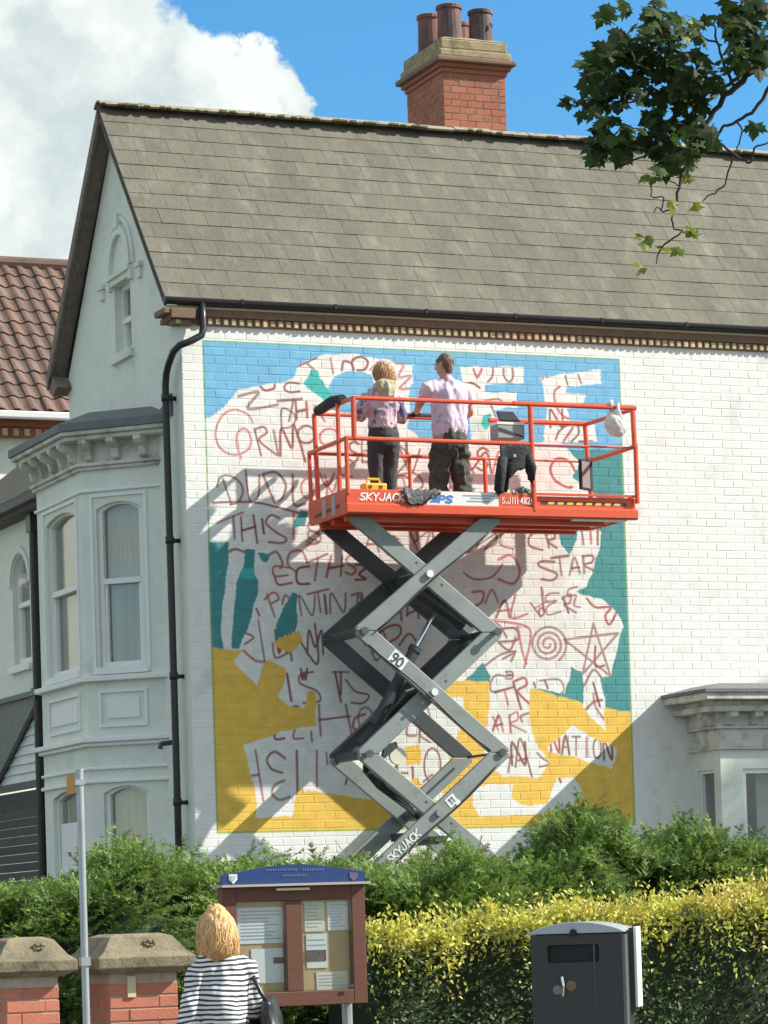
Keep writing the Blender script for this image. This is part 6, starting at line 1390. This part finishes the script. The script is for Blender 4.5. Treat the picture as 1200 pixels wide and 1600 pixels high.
gh = thing('golden_hedge', 'clipped privet hedge with golden yellow top and dark green face behind the bin', 'hedge', (-2.2, -13.3, 0))
LEAF = np.array([(0, 0, 0), (.5, -.26, .05), (1, 0, -.03), (0, 0, 0), (1, 0, -.03), (.5, .26, .05)])
GX0, GX1 = -3.86, .9
def gtop(x): return 1.50+.03*np.sin(x*4.1)+.025*np.sin(x*9.7+1)+.012*np.sin(x*23)+np.interp(x, [-3.9, -3.4, -2.6, -2.0, -1.3, .9], [-.03, 0, .01, .075, .12, .13])
def gfront(x, z): return -13.62+.035*np.sin(x*5+z*4)+.03*np.sin(x*11-z*7+2)+.015*np.sin(x*23+z*19)
NG_ = 26000
x = nrng.uniform(GX0, GX1, NG_); z = nrng.uniform(.02, 1, NG_)*(gtop(x)-.04); y = gfront(x, z)+nrng.exponential(.05, NG_)
rr_ = np.clip((z-(gtop(x)-.13))/.13, 0, 1); y = y+rr_**2*.09
x = np.where(x < GX0+.12, x+nrng.uniform(0, .1, NG_), x)
D_ = np.stack([nrng.normal(0, .7, NG_), -.55+nrng.normal(0, .5, NG_), .35+nrng.normal(0, .5, NG_)], 1); N_ = np.stack([nrng.normal(0, .5, NG_), -.7+nrng.normal(0, .4, NG_), .55+nrng.normal(0, .3, NG_)], 1)
V_, F_ = scatter(LEAF, np.stack([x, y, z], 1), D_, N_, nrng.uniform(.020, .038, NG_)); soup('green_leaves', V_, F_, m_green_leaf, gh, kind='stuff')
NT_ = 17000
x = nrng.uniform(GX0, GX1, NT_); y = -13.58+nrng.power(.8, NT_)*.95*(nrng.uniform(0, 1, NT_) < .8)+nrng.normal(0, .02, NT_); 
hang = nrng.uniform(0, 1, NT_) < .48
y = np.where(hang, gfront(x, 1.4)+nrng.normal(.0, .025, NT_), y)
sprig = .045*np.maximum(0, np.sin(x*37+y*21))*np.maximum(0, np.sin(x*13-y*17))
z = gtop(x)-.02+sprig*2.6+nrng.normal(0, .020, NT_)-np.where(hang, nrng.exponential(.085, NT_), 0)
D_ = np.stack([nrng.normal(0, .7, NT_), -.2+nrng.normal(0, .6, NT_), .65+nrng.normal(0, .4, NT_)], 1); N_ = np.stack([nrng.normal(0, .5, NT_), -.4+nrng.normal(0, .5, NT_), .7+nrng.normal(0, .3, NT_)], 1)
V_, F_ = scatter(LEAF, np.stack([x, y, z], 1), D_, N_, nrng.uniform(.022, .042, NT_)); soup('golden_leaves', V_, F_, m_gold_leaf, gh, kind='stuff')
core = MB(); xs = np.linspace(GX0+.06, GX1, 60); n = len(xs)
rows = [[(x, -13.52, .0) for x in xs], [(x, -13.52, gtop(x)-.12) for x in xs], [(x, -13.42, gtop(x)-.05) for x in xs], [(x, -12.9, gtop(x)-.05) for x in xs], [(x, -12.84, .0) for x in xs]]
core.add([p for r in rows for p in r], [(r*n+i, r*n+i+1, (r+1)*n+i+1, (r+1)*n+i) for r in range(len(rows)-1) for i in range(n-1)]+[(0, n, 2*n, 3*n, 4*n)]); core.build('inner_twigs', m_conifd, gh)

# ------------------------------------------------------------------ the tree at the right
def maple():
    P = [(0, -.04), (.16, -.10), (.40, -.22), (.34, -.02), (.58, .06), (.52, .17), (.74, .42), (.48, .40), (.50, .52), (.26, .42), (.28, .62), (.16, .72), (0, 1.0)]
    P = P+[(-x, y) for x, y in P[-2:0:-1]]
    return P
MP = maple(); MPa = np.array([(y, x*1.0, -.22*abs(x)+.05*math.sin(y*5)) for x, y in MP])
MT = []
for i in range(len(MP)): MT += [(.25, 0, .05), tuple(MPa[i]), tuple(MPa[(i+1) % len(MP)])]
MT = np.array(MT)
tree = thing('maple_tree', 'maple tree reaching in from the right with dark leaves and thin drooping twigs', 'tree', (3.1, -13.7, 0))
trunk = MB().tube([(3.1, -13.7, -.02), (3.12, -13.7, .5), (3.15, -13.72, 2.2), (3.2, -13.7, 4.6), (3.7, -13.4, 7.4), (4.3, -13.0, 11.0)], [.30, .22, .19, .16, .11, .05], 14).build('trunk', m_bark, tree, smooth=True)
def bp(px, py, t): return tuple(at_depth(px, py, t))
# the limb that reaches into the picture, its branches and twigs (photo pixel, distance)
TW_ = [
 ([(3.12, -13.75, 4.6), (1.2, -13.8, 5.6), bp(1290, 60, 17.6), bp(1200, 98, 17.5), bp(1150, 135, 17.5), bp(1110, 185, 17.5), bp(1075, 255, 17.5), bp(1050, 325, 17.5)], [.09, .06, .034, .024, .018, .014, .010, .0065], 'limb'),
 ([bp(1200, 98, 17.5), bp(1165, 108, 17.4), bp(1140, 132, 17.4), bp(1100, 150, 17.4)], [.016, .014, .011, .006], 'branch'),
 ([bp(1050, 325, 17.5), bp(1052, 355, 17.5), bp(1066, 362, 17.5), bp(1040, 380, 17.5), bp(1028, 398, 17.5), bp(1026, 412, 17.5)], [.0065, .005, .005, .0055, .004, .003], 'twig'),
 ([bp(1066, 362, 17.5), bp(1080, 370, 17.5), bp(1098, 365, 17.5)], [.004, .003, .002], 'twig'),
 ([bp(1050, 325, 17.5), bp(1034, 330, 17.5), bp(1036, 308, 17.5), bp(1020, 308, 17.5), bp(1017, 288, 17.5)], [.005, .0045, .004, .004, .003], 'twig'),
 ([bp(1034, 330, 17.5), bp(1026, 324, 17.5), bp(1022, 332, 17.5)], [.004, .003, .0025], 'twig'),
 ([bp(1082, 245, 17.5), bp(1100, 238, 17.4), bp(1118, 222, 17.4), bp(1128, 200, 17.4), bp(1150, 190, 17.4), bp(1180, 170, 17.4), bp(1205, 130, 17.4)], [.009, .008, .008, .008, .009, .010, .012], 'branch'),
 ([bp(1118, 222, 17.4), bp(1146, 240, 17.4), bp(1172, 254, 17.4), bp(1178, 232, 17.4), bp(1196, 225, 17.4), bp(1230, 226, 17.4)], [.007, .007, .007, .006, .005, .004], 'twig'),
 ([bp(1146, 240, 17.4), bp(1136, 275, 17.5), bp(1130, 292, 17.5), bp(1108, 305, 17.5), bp(1098, 315, 17.5)], [.006, .005, .005, .004, .003], 'twig'),
 ([bp(1150, 190, 17.4), bp(1160, 205, 17.4), bp(1152, 235, 17.4)], [.006, .005, .004], 'twig'),
 ([bp(1100, 150, 17.4), bp(1060, 152, 17.4), bp(1032, 144, 17.4), bp(1010, 130, 17.4)], [.008, .007, .006, .004], 'branch'),
 ([bp(1150, 135, 17.5), bp(1128, 90, 17.5), bp(1118, 50, 17.5), bp(1115, 25, 17.5)], [.010, .008, .006, .004], 'branch'),
 ([bp(1128, 70, 17.5), bp(1100, 60, 17.5), bp(1060, 40, 17.5), bp(1010, 30, 17.5)], [.007, .006, .005, .004], 'branch'),
 ([bp(1075, 255, 17.5), bp(1030, 235, 17.5), bp(990, 250, 17.5), bp(962, 262, 17.5)], [.007, .006, .005, .003], 'twig'),
 ([bp(1032, 144, 17.4), bp(985, 160, 17.4), bp(940, 155, 17.4), bp(905, 158, 17.4)], [.006, .005, .004, .003], 'twig'),
 ([bp(1060, 290, 17.5), bp(1045, 282, 17.5), bp(1030, 278, 17.5)], [.004, .003, .003], 'twig'),
]
def curvy(P, r_):
    P = [Vector(p) for p in P]; Q = []; S = []
    for k in range(len(P)-1):
        p0, p1, p2, p3 = P[max(k-1, 0)], P[k], P[k+1], P[min(k+2, len(P)-1)]
        m_ = 5
        for i in range(m_):
            t = i/m_; q = .5*((2*p1)+(p2-p0)*t+(2*p0-5*p1+4*p2-p3)*t*t+(3*p1-p0-3*p2+p3)*t**3); l_ = (p2-p1).length
            if i: q += Vector((rnd.gauss(0, 1), rnd.gauss(0, 1), rnd.gauss(0, 1)))*min(.012, l_*.035)
            Q.append(q); S.append(r_[k]*(1-t)+r_[k+1]*t)
    return Q+[P[-1]], S+[r_[-1]]
for P, r_, nm in TW_: P, r_ = curvy(P, r_); MB().tube(P, r_, 7).build(nm, m_bark, tree, smooth=True)
for P in ([(3.2, -13.7, 5.0), (4.6, -14.0, 7.6), (5.6, -14.2, 9.6)], [(3.5, -13.5, 6.6), (2.9, -14.2, 8.6), (2.8, -14.4, 10.2)], [(3.6, -13.5, 7.0), (4.6, -12.2, 9.0), (5.0, -11.6, 10.6)], [(3.7, -13.4, 7.4), (2.8, -12.6, 9.2), (2.5, -12.2, 10.8)]):
    MB().tube(P, [.11, .07, .02], 10).build('limb', m_bark, tree, smooth=True)
# leaves in the picture: clumps (px, py, rx, ry, how many, distance)
CL = [(1010, 22, 70, 26, 26, 17.4), (1055, 50, 55, 28, 22, 17.3), (1000, 62, 45, 30, 26, 17.4), (965, 85, 40, 26, 24, 17.3), (985, 105, 55, 22, 26, 17.6), (1040, 95, 38, 24, 18, 17.6), (935, 92, 22, 16, 10, 17.4), (935, 122, 34, 24, 20, 17.4),
      (985, 130, 30, 20, 14, 17.4), (900, 155, 16, 12, 5, 17.4), (925, 172, 20, 14, 7, 17.4), (950, 150, 30, 22, 14, 17.5), (960, 200, 36, 18, 16, 17.4), (940, 212, 26, 14, 10, 17.5), (945, 235, 30, 16, 14, 17.5), (980, 235, 30, 16, 13, 17.4), (1080, 105, 30, 30, 22, 17.3), (1095, 135, 40, 26, 22, 17.4),
      (1065, 140, 26, 16, 10, 17.4), (1130, 100, 34, 14, 8, 17.2), (1180, 40, 44, 48, 60, 17.2), (1150, 25, 26, 26, 16, 17.3), (1180, 85, 34, 20, 18, 17.2), (1030, 180, 30, 14, 9, 17.5), (1060, 205, 42, 22, 26, 17.5), (1100, 215, 24, 24, 13, 17.5), (1050, 235, 40, 18, 20, 17.4), (1055, 258, 22, 12, 8, 17.4), (1000, 212, 30, 14, 9, 17.6), (1175, 190, 8, 8, 2, 17.3), (1090, 165, 30, 16, 9, 17.5), (1010, 150, 30, 10, 6, 17.6), (1145, 55, 14, 22, 6, 17.5)]
CLY = [(1012, 275, 12, 8, 4), (1070, 278, 14, 6, 3), (1010, 380, 14, 16, 6), (1050, 385, 14, 8, 4), (1085, 365, 14, 7, 4), (1000, 415, 10, 8, 2), (1095, 318, 7, 9, 2), (1062, 60, 18, 12, 4), (1078, 42, 18, 10, 4), (935, 80, 8, 6, 2), (1048, 318, 5, 5, 1)]
LB, LD, LN, LS_ = [], [], [], []
def leafset(cl, t0=None):
    B, D__, N__, S__ = [], [], [], []
    for c in cl:
        for _ in range(max(2, int(c[4]*(.98 if len(c) > 5 else 1)))):
            a = rnd.uniform(0, 2*math.pi); q = math.sqrt(rnd.uniform(0, 1)); t = (c[5] if len(c) > 5 else 17.45)+rnd.uniform(-.35, .35)
            B.append(at_depth(c[0]+c[2]*q*math.cos(a), c[1]+c[3]*q*math.sin(a), t)); D__.append((-.35+rnd.gauss(0, .6), rnd.gauss(0, .5), -.55+rnd.gauss(0, .4))); N__.append((rnd.gauss(0, .4), -.55+rnd.gauss(0, .3), .7)); S__.append(rnd.uniform(.075, .118))
    return [np.array(k) for k in (B, D__, N__, S__)]
lm = bpy.data.meshes.new('leaf'); lm.from_pydata([tuple(p) for p in MPa]+[(.25, 0, .05)], [], [(len(MPa), i, (i+1) % len(MPa)) for i in range(len(MPa))]); lm.materials.append(m_leaf); lm.update()
ly = lm.copy(); ly.materials.clear(); ly.materials.append(m_leafl)
def place_leaf(me, b, d, n, s):
    dd, ss, nn_ = frames(d[None], n[None]); o = link('leaf', me, None, tree, loc=b)
    o.rotation_euler = Matrix(np.stack([dd[0], ss[0], nn_[0]], 1).tolist()).to_euler(); o.scale = (s, s, s)
B, D__, N__, S__ = leafset(CLY); S__ *= .75
for i in range(len(B)): place_leaf(ly, B[i], D__[i], N__[i], S__[i])
ny_ = len(B)
B, D__, N__, S__ = leafset(CL); order = np.argsort(-S__)
for i in order[:300-ny_]: place_leaf(lm, B[i], D__[i], N__[i], S__[i])
r_ = order[300-ny_:]
# the crown out of the picture to the right
NC = 5200; u = nrng.normal(0, 1, (NC, 3)); u /= np.linalg.norm(u, axis=1, keepdims=True); rad = nrng.uniform(.35, 1, NC)**.5
cb = np.array([4.4, -12.9, 10.4])+u*rad[:, None]*np.array([2.9, 2.7, 2.4]); 
keep = np.array([math.sin(p[0]*2.3+p[1])*math.sin(p[1]*2.1+p[2]*1.7)*math.sin(p[2]*2.5+p[0]) > -.22 for p in cb]) & (cb[:, 0]-(-10.24) > (cb[:, 1]+29.0)*math.tan(R(32.2))); cb = cb[keep]; k = len(cb)
AB = np.concatenate([B[r_], cb]); AD = np.concatenate([D__[r_], np.stack([nrng.normal(0, .6, k), nrng.normal(0, .6, k), -.5+nrng.normal(0, .4, k)], 1)]); AN = np.concatenate([N__[r_], np.stack([nrng.normal(0, .4, k), nrng.normal(0, .4, k), np.full(k, .8)], 1)]); AS = np.concatenate([S__[r_], nrng.uniform(.14, .22, k)])
V_, F_ = scatter(MT, AB, AD, AN, AS); soup('leaf', V_, F_, m_leaf, tree, kind='stuff')

# a taller tree further along the road, out of the picture, that shades the lower right of the wall
t2 = thing('lime_tree', 'tall roadside lime tree further along to the right', 'tree', (25.6, -7.6, 0))
MB().tube([(25.6, -7.6, -.1), (25.6, -7.6, 4), (25.7, -7.6, 10), (25.7, -7.6, 17)], [.4, .3, .22, .05], 12).build('trunk', m_bark, t2, smooth=True)
NC = 9000; u = nrng.normal(0, 1, (NC, 3)); u /= np.linalg.norm(u, axis=1, keepdims=True); rad = nrng.uniform(.1, 1, NC)**.4
cb = np.array([25.8, -7.6, 13.2])+u*rad[:, None]*np.array([3.6, 3.4, 5.6]); k = len(cb)
V_, F_ = scatter(LEAF, cb, nrng.normal(0, 1, (k, 3)), nrng.normal(0, 1, (k, 3)), nrng.uniform(.28, .5, k)); soup('crown', V_, F_, m_leaf, t2, kind='stuff')

# white and yellow sheet painted as a reflection in the ground-floor bay window
ps = thing('painted_reflection', 'white and yellow sheet painted as a reflection in the ground-floor bay window behind the sign pole', 'painted reflection', (-.5, 2.2, 1.9))
MB().obox(ffront, .36, 1.29, 1.32, 2.62, -.062, -.059).build('reflection_sheet', m_whitepl, ps)
MB().obox(ffront, .92, 1.27, 1.36, 2.46, -.0585, -.0575).build('yellow_reflection', m_hazard, ps)
